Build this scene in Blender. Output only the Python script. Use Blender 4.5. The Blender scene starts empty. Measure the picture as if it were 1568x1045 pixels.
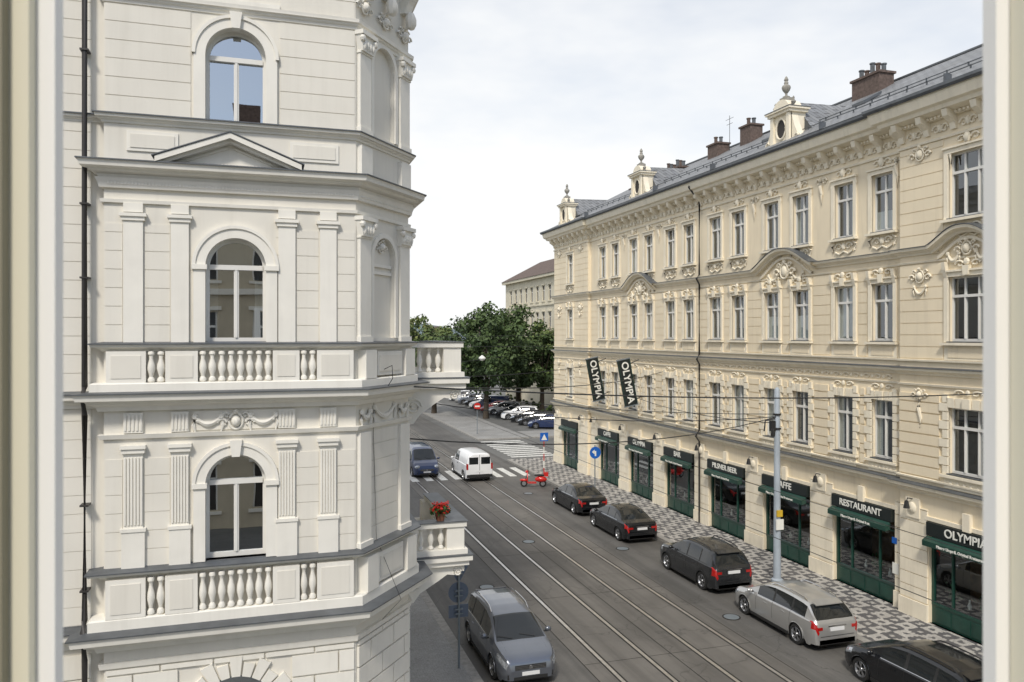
import bpy, math, random
from math import sin,cos,pi,radians,sqrt
from mathutils import Vector, Matrix
random.seed(7)
scene=bpy.context.scene
scene.view_settings.view_transform='Standard'
try: scene.view_settings.look='None'
except Exception: pass
scene.view_settings.exposure=0

# ------------------------------------------------------------ materials
def nt_new(name):
    m=bpy.data.materials.new(name); m.use_nodes=True
    nt=m.node_tree; b=nt.nodes['Principled BSDF']
    return m,nt,b
def mixc(nt,fac,a,b,blend='MIX'):
    n=nt.nodes.new('ShaderNodeMix'); n.data_type='RGBA'; n.blend_type=blend
    for i,val in ((0,fac),(6,a),(7,b)):
        if hasattr(val,'node'): nt.links.new(val,n.inputs[i])
        elif i==0: n.inputs[0].default_value=val
        else: n.inputs[i].default_value=(val[0],val[1],val[2],1)
    return n.outputs[2]
def noise(nt,vec,scale,detail=3,rough=.6):
    n=nt.nodes.new('ShaderNodeTexNoise'); n.inputs['Scale'].default_value=scale
    n.inputs['Detail'].default_value=detail; n.inputs['Roughness'].default_value=rough
    nt.links.new(vec,n.inputs['Vector']); return n.outputs['Fac']
def mapr(nt,val,a,b,c=0,d=1):
    n=nt.nodes.new('ShaderNodeMapRange'); nt.links.new(val,n.inputs[0])
    n.inputs[1].default_value=a;n.inputs[2].default_value=b;n.inputs[3].default_value=c;n.inputs[4].default_value=d
    return n.outputs[0]
def mapping(nt,vec,sc=(1,1,1),rot=(0,0,0)):
    n=nt.nodes.new('ShaderNodeMapping'); nt.links.new(vec,n.inputs[0])
    n.inputs['Scale'].default_value=sc; n.inputs['Rotation'].default_value=rot; return n.outputs[0]
def math2(nt,op,a,b=None):
    n=nt.nodes.new('ShaderNodeMath'); n.operation=op
    for i,val in enumerate((a,b)):
        if val is None: continue
        if hasattr(val,'node'): nt.links.new(val,n.inputs[i])
        else: n.inputs[i].default_value=val
    return n.outputs[0]
def sc(c,k): return tuple(min(1,x*k) for x in c[:3])
def pm(name,col,rough=.8,var=.1,scale=1.5,bump=0,bscale=40,metal=0,coat=0,streak=0,spec=.5):
    m,nt,b=nt_new(name)
    b.inputs['Roughness'].default_value=rough; b.inputs['Metallic'].default_value=metal
    b.inputs['Coat Weight'].default_value=coat; b.inputs['Coat Roughness'].default_value=.04
    b.inputs['Specular IOR Level'].default_value=spec
    tc=nt.nodes.new('ShaderNodeTexCoord').outputs['Object']
    f=mapr(nt,noise(nt,tc,scale,2),.3,.7)
    c=mixc(nt,f,sc(col,1-var),sc(col,1+var*.7))
    if streak:
        s=noise(nt,mapping(nt,tc,(2.2,2.2,.16)),1.6,3,.7)
        s2=mapr(nt,s,.5,.78,0,streak)
        c=mixc(nt,s2,c,sc((col[0]*.95,col[1]*.92,col[2]*.85),.5))
    nt.links.new(c,b.inputs['Base Color'])
    if bump:
        bn=nt.nodes.new('ShaderNodeBump'); bn.inputs['Strength'].default_value=bump; bn.inputs['Distance'].default_value=.02
        nt.links.new(noise(nt,tc,bscale,2),bn.inputs['Height']); nt.links.new(bn.outputs[0],b.inputs['Normal'])
    return m
def glass_mat(name,refl=.12,tint=(.75,.8,.8)):
    m=bpy.data.materials.new(name); m.use_nodes=True; nt=m.node_tree; nt.nodes.clear()
    o=nt.nodes.new('ShaderNodeOutputMaterial'); mx=nt.nodes.new('ShaderNodeMixShader')
    t=nt.nodes.new('ShaderNodeBsdfTransparent'); t.inputs[0].default_value=(*tint,1)
    g=nt.nodes.new('ShaderNodeBsdfGlossy'); g.inputs['Roughness'].default_value=.01; g.inputs[0].default_value=(.9,.95,1,1)
    lw=nt.nodes.new('ShaderNodeLayerWeight'); lw.inputs[0].default_value=.5
    p=math2(nt,'POWER',lw.outputs['Facing'],3.0); p=math2(nt,'MULTIPLY',p,.75); p=math2(nt,'ADD',p,refl)
    tc=nt.nodes.new('ShaderNodeTexCoord').outputs['Object']
    bn=nt.nodes.new('ShaderNodeBump'); bn.inputs['Strength'].default_value=.12; bn.inputs['Distance'].default_value=.01
    nt.links.new(noise(nt,tc,1.2,1),bn.inputs['Height']); nt.links.new(bn.outputs[0],g.inputs['Normal'])
    nt.links.new(p,mx.inputs[0]); nt.links.new(t.outputs[0],mx.inputs[1]); nt.links.new(g.outputs[0],mx.inputs[2])
    nt.links.new(mx.outputs[0],o.inputs[0]); return m
M={}
M['lw']=pm('plaster_white',(.74,.71,.635),.85,.05,.8,streak=.15)
M['ltrim']=pm('stucco_trim_white',(.80,.775,.705),.8,.04,2,streak=.15)
M['rw']=pm('plaster_cream',(.82,.715,.53),.85,.06,.6,streak=.2)
M['rtrim']=pm('stucco_trim_cream',(.85,.775,.62),.8,.06,2,streak=.24)
M['zinc']=pm('zinc_flashing',(.12,.13,.14),.5,.2,3,metal=.3)
M['pipe']=pm('downpipe_metal',(.035,.032,.03),.5,.2,3)
M['wood_w']=pm('window_paint_white',(.74,.73,.69),.45,.04)
M['glass']=glass_mat('window_glass',.15)
M['glass_l']=glass_mat('window_glass_front',.50,(.4,.45,.48))
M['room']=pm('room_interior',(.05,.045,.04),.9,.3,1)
M['curtain']=pm('curtain_fabric',(.6,.6,.58),.9,.08,3)
M['green']=pm('shopfront_green_paint',(.012,.055,.040),.35,.2,2,coat=.2)
M['black']=pm('sign_black',(.012,.018,.018),.4,.1)
M['signw']=pm('sign_lettering',(.8,.8,.74),.5,.02)
M['granite']=pm('kerb_granite',(.30,.29,.27),.8,.2,6)
M['iron']=pm('painted_iron_grey',(.20,.23,.25),.45,.1,3,metal=.2)
M['ironb']=pm('iron_black',(.02,.02,.02),.5,.1)
M['rail']=pm('rail_steel',(.62,.60,.57),.3,.15,4,metal=.8)
M['groove']=pm('rail_groove',(.02,.018,.016),.9,.2)
M['paint']=pm('road_marking_white',(.66,.66,.63),.7,.3,5)
M['brick']=pm('chimney_brick',(.13,.095,.08),.9,.35,8)
M['pot']=pm('terracotta',(.25,.10,.06),.8,.2,8)
M['blue']=pm('sign_blue',(.01,.12,.5),.4,.05)
M['signback']=pm('sign_back_grey',(.12,.15,.20),.5,.05,metal=.3)
M['red']=pm('red_paint',(.55,.02,.015),.3,.05,coat=.3)
M['yellow']=pm('poster_yellow',(.6,.4,.03),.6,.1)

def asphalt(name,base,streaky=True):
    m,nt,b=nt_new(name)
    tc=nt.nodes.new('ShaderNodeTexCoord').outputs['Object']
    f=mapr(nt,noise(nt,tc,.35,5,.65),.35,.7)
    c=mixc(nt,f,sc(base,.72),sc(base,1.28))
    f2=noise(nt,tc,55,2); c=mixc(nt,mapr(nt,f2,.4,.7,0,.4),c,sc(base,2.0))
    if streaky:
        s=noise(nt,mapping(nt,tc,(1.3,.035,1)),1.5,4,.6)
        c=mixc(nt,mapr(nt,s,.45,.68,0,.6),c,sc(base,.5))
        sn=nt.nodes.new('ShaderNodeVectorMath'); sn.operation='SNAP'; sn.inputs[1].default_value=(1.6,4.3,1)
        nt.links.new(tc,sn.inputs[0]); wn_=nt.nodes.new('ShaderNodeTexWhiteNoise'); nt.links.new(sn.outputs[0],wn_.inputs['Vector'])
        c=mixc(nt,mapr(nt,wn_.outputs['Value'],.86,.87,0,.35),c,sc(base,.6))
    v=nt.nodes.new('ShaderNodeTexVoronoi'); v.feature='DISTANCE_TO_EDGE'; v.inputs['Scale'].default_value=.28
    dm=nt.nodes.new('ShaderNodeVectorMath'); dm.operation='ADD'
    nn=nt.nodes.new('ShaderNodeTexNoise'); nn.inputs['Scale'].default_value=1.4; nn.inputs['Detail'].default_value=4
    nt.links.new(tc,nn.inputs['Vector']); nt.links.new(tc,dm.inputs[0]); nt.links.new(nn.outputs['Color'],dm.inputs[1])
    nt.links.new(dm.outputs[0],v.inputs['Vector'])
    cr=mapr(nt,v.outputs['Distance'],0,.008,.55,0)
    c=mixc(nt,cr,c,sc(base,.35))
    nt.links.new(c,b.inputs['Base Color']); b.inputs['Roughness'].default_value=.7
    return m
M['asph']=asphalt('asphalt',(.104,.100,.093))
M['asph2']=asphalt('tram_bed_asphalt',(.128,.120,.108))
M['asph3']=asphalt('square_asphalt',(.12,.12,.115),False)
def mosaic(name,checker=True):
    m,nt,b=nt_new(name)
    tc=nt.nodes.new('ShaderNodeTexCoord').outputs['Object']
    v=nt.nodes.new('ShaderNodeTexVoronoi'); v.inputs['Scale'].default_value=13; v.inputs['Randomness'].default_value=.6
    nt.links.new(tc,v.inputs['Vector'])
    ve=nt.nodes.new('ShaderNodeTexVoronoi'); ve.feature='DISTANCE_TO_EDGE'; ve.inputs['Scale'].default_value=13; ve.inputs['Randomness'].default_value=.6
    nt.links.new(tc,ve.inputs['Vector'])
    if checker:
        sx=nt.nodes.new('ShaderNodeSeparateXYZ'); nt.links.new(v.outputs['Position'],sx.inputs[0])
        def one(o,period,lo,hi,off):
            a=math2(nt,'ADD',o,50+off); a=math2(nt,'DIVIDE',a,period); a=math2(nt,'FRACT',a)
            g1=math2(nt,'GREATER_THAN',a,lo); g2=math2(nt,'LESS_THAN',a,hi); return math2(nt,'MULTIPLY',g1,g2)
        def sq(period,lx,hx,ly,hy): return math2(nt,'MULTIPLY',one(sx.outputs['X'],period,lx,hx,0),one(sx.outputs['Y'],period,ly,hy,0))
        P_=1.12
        pat=math2(nt,'ADD',sq(P_,0,.5,0,.5),sq(P_,.5,1,.5,1))
        h1=math2(nt,'ADD',sq(P_,.17,.33,.17,.33),sq(P_,.67,.83,.67,.83)); h2=math2(nt,'ADD',sq(P_,.67,.83,.17,.33),sq(P_,.17,.33,.67,.83))
        pat=math2(nt,'ADD',math2(nt,'SUBTRACT',pat,h1),h2)
        c=mixc(nt,pat,(.50,.48,.44),(.075,.075,.08))
    else: c=mixc(nt,mapr(nt,noise(nt,tc,.5),.3,.7),(.26,.26,.25),(.36,.36,.35))
    bw=nt.nodes.new('ShaderNodeSeparateColor'); nt.links.new(v.outputs['Color'],bw.inputs[0])
    c=mixc(nt,mapr(nt,bw.outputs[0],0,1,0,.35),c,(.2,.19,.18))
    c=mixc(nt,mapr(nt,ve.outputs['Distance'],0,.07,.5,0),c,(.08,.075,.07))
    c=mixc(nt,mapr(nt,noise(nt,tc,.7,5),.42,.75,0,.35),c,(.16,.15,.14))
    nt.links.new(c,b.inputs['Base Color']); b.inputs['Roughness'].default_value=.8
    return m
M['mosaic']=mosaic('mosaic_paving'); M['cobble']=mosaic('small_cobble_paving',False)
def slate():
    m,nt,b=nt_new('roof_slate')
    tc=nt.nodes.new('ShaderNodeTexCoord').outputs['Object']
    br=nt.nodes.new('ShaderNodeTexBrick'); br.inputs['Scale'].default_value=1
    br.inputs['Brick Width'].default_value=.42; br.inputs['Row Height'].default_value=.3; br.inputs['Mortar Size'].default_value=.018
    br.inputs['Color1'].default_value=(.20,.21,.225,1); br.inputs['Color2'].default_value=(.28,.29,.30,1); br.inputs['Mortar'].default_value=(.05,.05,.055,1)
    sx=nt.nodes.new('ShaderNodeSeparateXYZ'); cx=nt.nodes.new('ShaderNodeCombineXYZ')
    nt.links.new(tc,sx.inputs[0]); nt.links.new(sx.outputs['Y'],cx.inputs['X']); nt.links.new(math2(nt,'ADD',sx.outputs['X'],sx.outputs['Z']),cx.inputs['Y'])
    nt.links.new(cx.outputs[0],br.inputs['Vector'])
    c=mixc(nt,mapr(nt,noise(nt,tc,.8,4),.35,.75,0,.5),br.outputs['Color'],(.13,.13,.12))
    nt.links.new(c,b.inputs['Base Color']); b.inputs['Roughness'].default_value=.55
    return m
M['slate']=slate()

# ------------------------------------------------------------ mesh builder
class MB:
    def __init__(s): s.v=[];s.f=[];s.m=[];s.mats=[]
    def mi(s,mat):
        mat=M[mat] if isinstance(mat,str) else mat
        if mat not in s.mats: s.mats.append(mat)
        return s.mats.index(mat)
    def poly(s,pts,mat):
        n=len(s.v); s.v+= [tuple(p) for p in pts]; s.f.append(tuple(range(n,n+len(pts)))); s.m.append(s.mi(mat))
    def box(s,T,u0,u1,v0,v1,z0,z1,mat):
        n=len(s.v)
        for z in (z0,z1):
            for (u,v) in ((u0,v0),(u1,v0),(u1,v1),(u0,v1)): s.v.append(tuple(T(u,v,z)))
        k=s.mi(mat)
        for f in ((0,3,2,1),(4,5,6,7),(0,1,5,4),(1,2,6,5),(2,3,7,6),(3,0,4,7)):
            s.f.append(tuple(n+i for i in f)); s.m.append(k)
    def grid(s,rows,mat,close=False):
        n=len(s.v); R=len(rows); C=len(rows[0]); k=s.mi(mat)
        for r in rows:
            for p in r: s.v.append(tuple(p))
        for i in range(R-1):
            for j in range(C if close else C-1):
                j2=(j+1)%C
                s.f.append((n+i*C+j,n+i*C+j2,n+(i+1)*C+j2,n+(i+1)*C+j)); s.m.append(k)
    def lathe(s,T,u,v,z0,prof,mat,seg=10):
        s.grid([[T(u+r*cos(2*pi*j/seg),v+r*sin(2*pi*j/seg),z0+z) for j in range(seg)] for r,z in prof],mat,True)
    def ell(s,T,c,r,mat,n=8,m=5):
        rows=[]
        for i in range(m+1):
            a=-pi/2+pi*i/m
            rows.append([T(c[0]+r[0]*cos(a)*cos(2*pi*j/n),c[1]+r[1]*cos(a)*sin(2*pi*j/n),c[2]+r[2]*sin(a)) for j in range(n)])
        s.grid(rows,mat,True)
    def tube(s,T,pts,r,mat,n=6):
        P=[Vector(T(*p)) for p in pts]; rows=[]
        for i,p in enumerate(P):
            d=(P[min(i+1,len(P)-1)]-P[max(i-1,0)]).normalized()
            a=d.cross(Vector((0,0,1)))
            if a.length<1e-3: a=d.cross(Vector((1,0,0)))
            a.normalize(); b=d.cross(a)
            rr=r[i] if isinstance(r,(list,tuple)) else r
            rows.append([p+a*rr*cos(2*pi*j/n)+b*rr*sin(2*pi*j/n) for j in range(n)])
        s.grid(rows,mat,True)
    def prism(s,T,pts,v0,v1,mat,plane='uz'):
        A=[T(p[0],v0,p[1]) if plane=='uz' else T(v0,p[0],p[1]) for p in pts]
        B=[T(p[0],v1,p[1]) if plane=='uz' else T(v1,p[0],p[1]) for p in pts]
        s.poly(A,mat); s.poly(B[::-1],mat)
        for i in range(len(pts)):
            j=(i+1)%len(pts); s.poly([A[i],A[j],B[j],B[i]],mat)
    def sweep(s,pl,prof,mat,caps=True):
        n=len(pl); nor=[]
        for i in range(n-1):
            d=Vector((pl[i+1][0]-pl[i][0],pl[i+1][1]-pl[i][1])).normalized(); nor.append(Vector((d.y,-d.x)))
        off=[]
        for i in range(n):
            a=nor[max(i-1,0)]; b=nor[min(i,n-2)]
            mm=(a+b).normalized(); k=1/max(.3,mm.dot(a)); off.append(mm*k)
        rows=[[(pl[i][0]+off[i].x*o,pl[i][1]+off[i].y*o,z) for (o,z) in prof] for i in range(n)]
        for i in range(n-1):
            for j in range(len(prof)-1):
                s.poly([rows[i][j],rows[i][j+1],rows[i+1][j+1],rows[i+1][j]],mat)
        if caps:
            s.poly(rows[0],mat); s.poly(rows[-1][::-1],mat)
    def build(s,name,parent=None,loc=None,rotz=0,angle=38):
        me=bpy.data.meshes.new(name); me.from_pydata(s.v,[],s.f)
        for m in s.mats: me.materials.append(m)
        me.polygons.foreach_set('material_index',s.m)
        me.polygons.foreach_set('use_smooth',[True]*len(s.f))
        me.update()
        try: me.set_sharp_from_angle(angle=radians(angle))
        except Exception: me.polygons.foreach_set('use_smooth',[False]*len(s.f))
        o=bpy.data.objects.new(name,me); scene.collection.objects.link(o)
        if parent: o.parent=parent
        if loc is not None: o.location=loc
        o.rotation_euler[2]=rotz
        return o
def empty(name,loc=(0,0,0),rotz=0):
    e=bpy.data.objects.new(name,None); scene.collection.objects.link(e); e.location=loc; e.rotation_euler[2]=rotz; e.empty_display_size=.2
    return e
def frame(P,d,n): return lambda u,v,z:(P[0]+d[0]*u+n[0]*v,P[1]+d[1]*u+n[1]*v,z)
W0=lambda x,y,z:(x,y,z)

def wall(mb,T,u0,u1,z0,z1,ops,mat,depth=.25,v=0):
    us=sorted({u0,u1}|{x for o in ops for x in o[:2] if u0<x<u1}); zs=sorted({z0,z1}|{x for o in ops for x in o[2:4] if z0<x<z1})
    for i in range(len(us)-1):
        for j in range(len(zs)-1):
            cu=(us[i]+us[i+1])/2; cz=(zs[j]+zs[j+1])/2
            if any(o[0]<cu<o[1] and o[2]<cz<o[3] for o in ops): continue
            mb.poly([T(us[i],v,zs[j]),T(us[i+1],v,zs[j]),T(us[i+1],v,zs[j+1]),T(us[i],v,zs[j+1])],mat)
    for o in ops:
        a,b,c,e=o[:4]; arch=len(o)>4 and o[4]; w=v-depth
        zt=e-(b-a)/2 if arch else e
        mb.poly([T(a,v,c),T(a,w,c),T(a,w,zt),T(a,v,zt)],mat); mb.poly([T(b,v,c),T(b,w,c),T(b,w,zt),T(b,v,zt)],mat)
        mb.poly([T(a,v,c),T(b,v,c),T(b,w,c),T(a,w,c)],mat)
        if arch:
            r=(b-a)/2; m=(a+b)/2; N=16; P=[(m-r*cos(pi*i/N),zt+r*sin(pi*i/N)) for i in range(N+1)]
            for i in range(N):
                p,q=P[i],P[i+1]
                mb.poly([T(p[0],v,p[1]),T(q[0],v,q[1]),T(q[0],v,e),T(p[0],v,e)],mat)
                mb.poly([T(p[0],v,p[1]),T(q[0],v,q[1]),T(q[0],w,q[1]),T(p[0],w,p[1])],mat)
        else: mb.poly([T(a,v,e),T(b,v,e),T(b,w,e),T(a,w,e)],mat)
def archband(mb,T,uc,zs,r0,r1,v0,v1,mat,N=20):
    P=[(cos(pi*i/N),sin(pi*i/N)) for i in range(N+1)]
    rows=[]
    for c,s_ in P:
        rows.append([T(uc-r0*c,v0,zs+r0*s_),T(uc-r0*c,v1,zs+r0*s_),T(uc-r1*c,v1,zs+r1*s_),T(uc-r1*c,v0,zs+r1*s_)])
    mb.grid(rows,mat)
def curtain(mb,T,a,b,z0,z1,v,mat='curtain'):
    n=max(4,int((b-a)/.05)); A=[];B=[]
    for i in range(n+1):
        u=a+(b-a)*i/n; w=v+.022*sin(i*1.9)+.01*sin(i*.7); A.append(T(u,w,z0)); B.append(T(u,w+.01,z1))
    mb.grid([A,B],mat)
def win(mb,T,a,b,z0,z1,vb,arch=False,tr=.68,style=None,g='glass',fm='wood_w',mull=1,mw=.045):
    fw=.06; r=(b-a)/2; m=(a+b)/2; zt=z1-r if arch else z0+(z1-z0)*tr; zside=zt if arch else z1
    f0,f1=vb,vb+.07
    mb.box(T,a,a+fw,f0,f1,z0,zside,fm); mb.box(T,b-fw,b,f0,f1,z0,zside,fm)
    mb.box(T,a+fw,b-fw,f0,f1,z0,z0+.09,fm)
    mb.box(T,a+fw,b-fw,f0-.005,f1+.03,zt-.045,zt+.045,fm)
    for k in range(mull):
        mm=a+(b-a)*(k+1)/(mull+1)
        mb.box(T,mm-mw,mm+mw,f0-.003,f1+.005,z0+.09,zt-.045,fm); mb.box(T,mm-.02,mm+.02,f1+.0055,f1+.025,z0+.09,zt-.045,fm)
        if not arch: mb.box(T,mm-.03,mm+.03,f0-.003,f1+.005,zt+.045,z1-fw,fm)
    if arch:
        archband(mb,T,m,zt,r-fw,r,f0,f1,fm)
        N=16; mb.poly([T(m-r*cos(pi*i/N),vb+.03,zt+r*sin(pi*i/N)) for i in range(N+1)],g)
        mb.poly([T(a,vb+.03,z0),T(b,vb+.03,z0),T(b,vb+.03,zt),T(a,vb+.03,zt)],g)
    else:
        mb.box(T,a+fw,b-fw,f0,f1,z1-fw,z1,fm)
        mb.poly([T(a,vb+.03,z0),T(b,vb+.03,z0),T(b,vb+.03,z1),T(a,vb+.03,z1)],g)
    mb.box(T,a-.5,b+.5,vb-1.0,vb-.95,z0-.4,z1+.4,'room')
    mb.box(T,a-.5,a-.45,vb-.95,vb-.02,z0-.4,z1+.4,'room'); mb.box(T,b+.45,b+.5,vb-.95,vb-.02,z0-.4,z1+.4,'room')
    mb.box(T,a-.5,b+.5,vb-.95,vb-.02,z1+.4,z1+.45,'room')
    st=style or random.choice(['side','side','side','half','none','left','dark','dark','blind','full'])
    cz=z1-.05; cv=vb-.09
    if st=='side': w=(b-a)*random.uniform(.15,.28); curtain(mb,T,a,a+w,z0,cz,cv); curtain(mb,T,b-w,b,z0,cz,cv)
    elif st=='full': curtain(mb,T,a,b,z0,cz,cv)
    elif st=='half': curtain(mb,T,a,b,z0,z0+(z1-z0)*random.uniform(.35,.5),cv)
    elif st=='left': curtain(mb,T,a,m-.1,z0,cz,cv)
    elif st=='blind': mb.box(T,a,b,cv-.01,cv,z0+(z1-z0)*.7,cz,'curtain')
BAL=[(.045,0),(.075,.02),(.075,.06),(.04,.1),(.05,.14),(.085,.24),(.075,.32),(.04,.42),(.045,.48),(.07,.5),(.07,.54),(.05,.56)]
def baluster(mb,T,u,v,z0,h,mat,seg=8,k=1.0): mb.lathe(T,u,v,z0,[(r*k,z*h/.56) for r,z in BAL],mat,seg)
def courses(mb,T,u0,u1,z0,z1,h,gap,v0,v1,mat):
    z=z0
    while z<z1-.05:
        mb.box(T,u0,u1,v0,v1,z+gap/2,min(z+h,z1)-gap/2,mat); z+=h
def swag(mb,T,u,z,w,h,v,mat,k=1.0):
    pts=[(u-w/2+w*i/10,v,z-h*(1-((i-5)/5)**2)) for i in range(11)]
    mb.tube(T,pts,[k*(.025+.035*(1-abs(i-5)/5)) for i in range(11)],mat,6)
    for s_ in (-1,1):
        mb.ell(T,(u+s_*w/2,v,z),(.06*k,.05*k,.06*k),mat,6,4); mb.tube(T,[(u+s_*w/2,v,z),(u+s_*(w/2+.03),v,z-.15),(u+s_*(w/2-.01),v,z-.3)],[.03*k,.035*k,.01],mat,5)
def scroll(mb,T,u,z,w,h,v,mat,flip=1,r0=.042):
    pts=[]
    for i in range(15):
        t=i/14; a=t*pi*2.2; r=(1-t*.75)
        pts.append((u+flip*(w*.5*r*cos(a)),v,z+h*.5*r*sin(a)))
    mb.tube(T,pts,[r0*(1-.45*i/14) for i in range(15)],mat,5)
def cartouche(mb,T,u,z,s_,v,mat):
    mb.ell(T,(u,v,z),(.16*s_,.1,.2*s_),mat,10,6)
    pts=[(u+.22*s_*cos(2*pi*i/14),v,z+.27*s_*sin(2*pi*i/14)) for i in range(15)]
    mb.tube(T,pts,.04*s_,mat,6)
    for f in (-1,1):
        scroll(mb,T,u+f*.42*s_,z-.05*s_,.34*s_,.3*s_,v,mat,f,.05*s_); scroll(mb,T,u+f*.3*s_,z+.2*s_,.2*s_,.2*s_,v,mat,f,.04*s_)
    mb.ell(T,(u,v+.03,z+.33*s_),(.09*s_,.06,.07*s_),mat,8,4)

# ============================================================ LEFT BUILDING
LB=empty('corner_apartment_building')
TL=frame((0,15.4),(1,0),(0,-1)); cd=(.625,.78); TC=frame((1.68,15.4),cd,(cd[1],-cd[0])); CL=2.095
ex,ey=1.68+cd[0]*CL,15.4+cd[1]*CL
TS=frame((ex,ey),(0,1),(1,0)); TLL=frame((0,15.58),(1,0),(0,-1))
wb=MB(); wn=MB(); tr=MB()
UC=-.51; R=.53
ops=[(UC-R,UC+R,13.92,15.68,True),(UC-R,UC+R,9.87,11.80,True),(UC-R,UC+R,5.87,7.80,True),(UC-.75,UC+.75,.9,3.7,True)]
wall(wb,TL,-2.72,1.68,0,19,ops,'lw',.24)
for o,st in zip(ops,['none','side','dark','none']):
    win(wn,TL,o[0],o[1],o[2],o[3],-.24,True,style=st,g='glass_l',fm='wood_w',mw=.045)
wn.box(TL,UC-R,UC+R,-.42,-.40,11.3,11.8,'curtain')
wb.poly([TL(-2.72,0,0),TLL(-2.72,0,0),TLL(-2.72,0,19),TL(-2.72,0,19)],'lw')
wall(wb,TLL,-9,-2.72,0,19,[(-5.9,-4.8,13.9,15.7,True),(-5.9,-4.8,9.87,11.8,True),(-5.9,-4.8,5.87,7.8,True)],'lw')
for z0,z1 in ((13.9,15.7),(9.87,11.8),(5.87,7.8)): win(wn,TLL,-5.9,-4.8,z0,z1,-.24,True,g='glass_l')
wall(wb,TC,0,CL,0,19,[(.62,1.48,14.05,15.9,True),(.62,1.48,9.95,12.0,True)],'lw',.1)
for z0,z1 in ((14.05,15.9),(9.95,12.0)):
    wb.box(TC,.55,1.55,-.3,-.095,z0-.05,z1+.05,'lw')
    archband(tr,TC,1.05,z1-.43,.43,.53,-.02,.04,'ltrim'); tr.box(TC,.52,.62,-.02,.04,z0,z1-.43,'ltrim'); tr.box(TC,1.48,1.58,-.02,.04,z0,z1-.43,'ltrim')
tr.box(TC,.64,1.46,-.09,-.05,11.4,11.46,'ltrim'); tr.box(TC,.64,1.46,-.09,-.05,11.25,11.31,'ltrim')
SO=[]
for k in range(5):
    u=2.6+k*4
    for z0,z1 in ((13.9,15.7),(9.1 if k==0 else 9.87,11.8),(5.0 if k==0 else 5.87,7.8)): SO.append((u-.55,u+.55,z0,z1,True))
wall(wb,TS,0,24,0,19,SO,'lw')
for o in SO: win(wn,TS,*o[:4],-.24,True)
wb.poly([(-9,15.58,19),(1.68,15.4,19),(ex,ey,19),(ex,ey+24,19),(-9,ey+24,19)],'zinc')
wb.poly([(-9,15.58,0),(-9,ey+24,0),(-9,ey+24,19),(-9,15.58,19)],'lw'); wb.poly([(-9,ey+24,0),(ex,ey+24,0),(ex,ey+24,19),(-9,ey+24,19)],'lw')
PL=[(-2.72,15.6),(-2.72,15.4),(1.68,15.4),(ex,ey),(ex,ey+24)]
PLL=[(-9,15.58),(-2.73,15.58)]
def ledge(mb,pl,z0,z1,p,mat,cap='zinc'):
    h=z1-z0
    mb.sweep(pl,[(-.02,z0),(p*.2,z0),(p*.28,z0+h*.25),(p*.55,z0+h*.4),(p*.62,z0+h*.55),(p*.92,z0+h*.62),(p*.95,z0+h*.8),(p,z0+h*.98)],mat)
    if cap: mb.sweep(pl,[(p-.02,z0+h*.965),(p+.025,z0+h*.965),(p+.025,z0+h*.965+.022),(-.02,z0+h*.965+.055)],cap)
ledge(tr,PL,15.92,16.1,.12,'ltrim',None)
ledge(tr,PL,13.78,13.92,.14,'ltrim')
ledge(tr,PL,12.78,13.06,.36,'ltrim')
tr.sweep(PL,[(-.02,12.62),(.07,12.62),(.09,12.7),(.13,12.79)],'ltrim')
tr.sweep(PL,[(-.02,12.36),(.05,12.36),(.06,12.42),(-.02,12.42)],'ltrim')
ledge(tr,PL,9.72,9.84,.2,'ltrim')
ledge(tr,PL,8.66,8.98,.42,'ltrim')
tr.sweep(PL,[(-.02,9.0),(.2,9.0),(.2,9.14),(.17,9.16),(-.02,9.16)],'ltrim')
tr.sweep(PL,[(-.02,8.16),(.06,8.16),(.09,8.24),(-.02,8.24)],'ltrim')
ledge(tr,PL,5.70,5.82,.24,'ltrim')
ledge(tr,PL,4.42,4.80,.48,'ltrim')
tr.sweep(PL,[(-.02,4.82),(.22,4.82),(.22,5.0),(.19,5.02),(-.02,5.02)],'ltrim')
tr.sweep(PL,[(-.02,4.1),(.06,4.1),(.08,4.2),(-.02,4.2)],'ltrim')
for z0,z1,p in ((13.8,13.92,.1),(8.7,8.96,.25),(4.45,4.8,.3)): ledge(tr,PLL,z0,z1,p,'ltrim')
ledge(tr,PL,17.9,18.9,.8,'ltrim')
u=-2.65
while u<1.66: tr.box(TL,u,u+.028,.04,.1,12.68,12.76,'ltrim'); u+=.056
u=.05
while u<CL: tr.box(TC,u,u+.028,.04,.1,12.68,12.76,'ltrim'); u+=.056
for i,(z0,z1) in enumerate(((13.93,15.68),(9.87,11.80),(5.87,7.80))):
    zs=z1-R
    archband(tr,TL,UC,zs,R,R+.2,-.02,.07,'ltrim',24); archband(tr,TL,UC,zs,R+.17,R+.23,-.02,.1,'ltrim',24)
    for s_ in (-1,1):
        a=UC+s_*R; b=UC+s_*(R+.2); lo,hi=min(a,b),max(a,b)
        tr.box(TL,lo,hi,-.02,.07,z0,zs-(.06 if i else 0),'ltrim')
        if i: tr.box(TL,lo-.03,hi+.03,-.02,.11,zs-.06,zs+.03,'ltrim')
    if i!=1: tr.prism(TL,[(UC-.07,z1-.03),(UC+.07,z1-.03),(UC+.11,z1+.27),(UC-.11,z1+.27)],-.02,.15,'ltrim')
    wn.box(TL,UC-R,UC+R,-.26,.05,z0-.03,z0-.0,'zinc')
tr.box(TL,UC-.78,UC+.78,-.02,.05,16.1,16.2,'ltrim')
for (a,b) in ((-2.70,UC-R-.25),(UC+R+.25,1.66)):
    courses(tr,TL,a,b,13.94,15.9,.33,.014,-.02,.016,'lw'); courses(tr,TL,a,b,16.12,19,.33,.014,-.02,.016,'lw')
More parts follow.
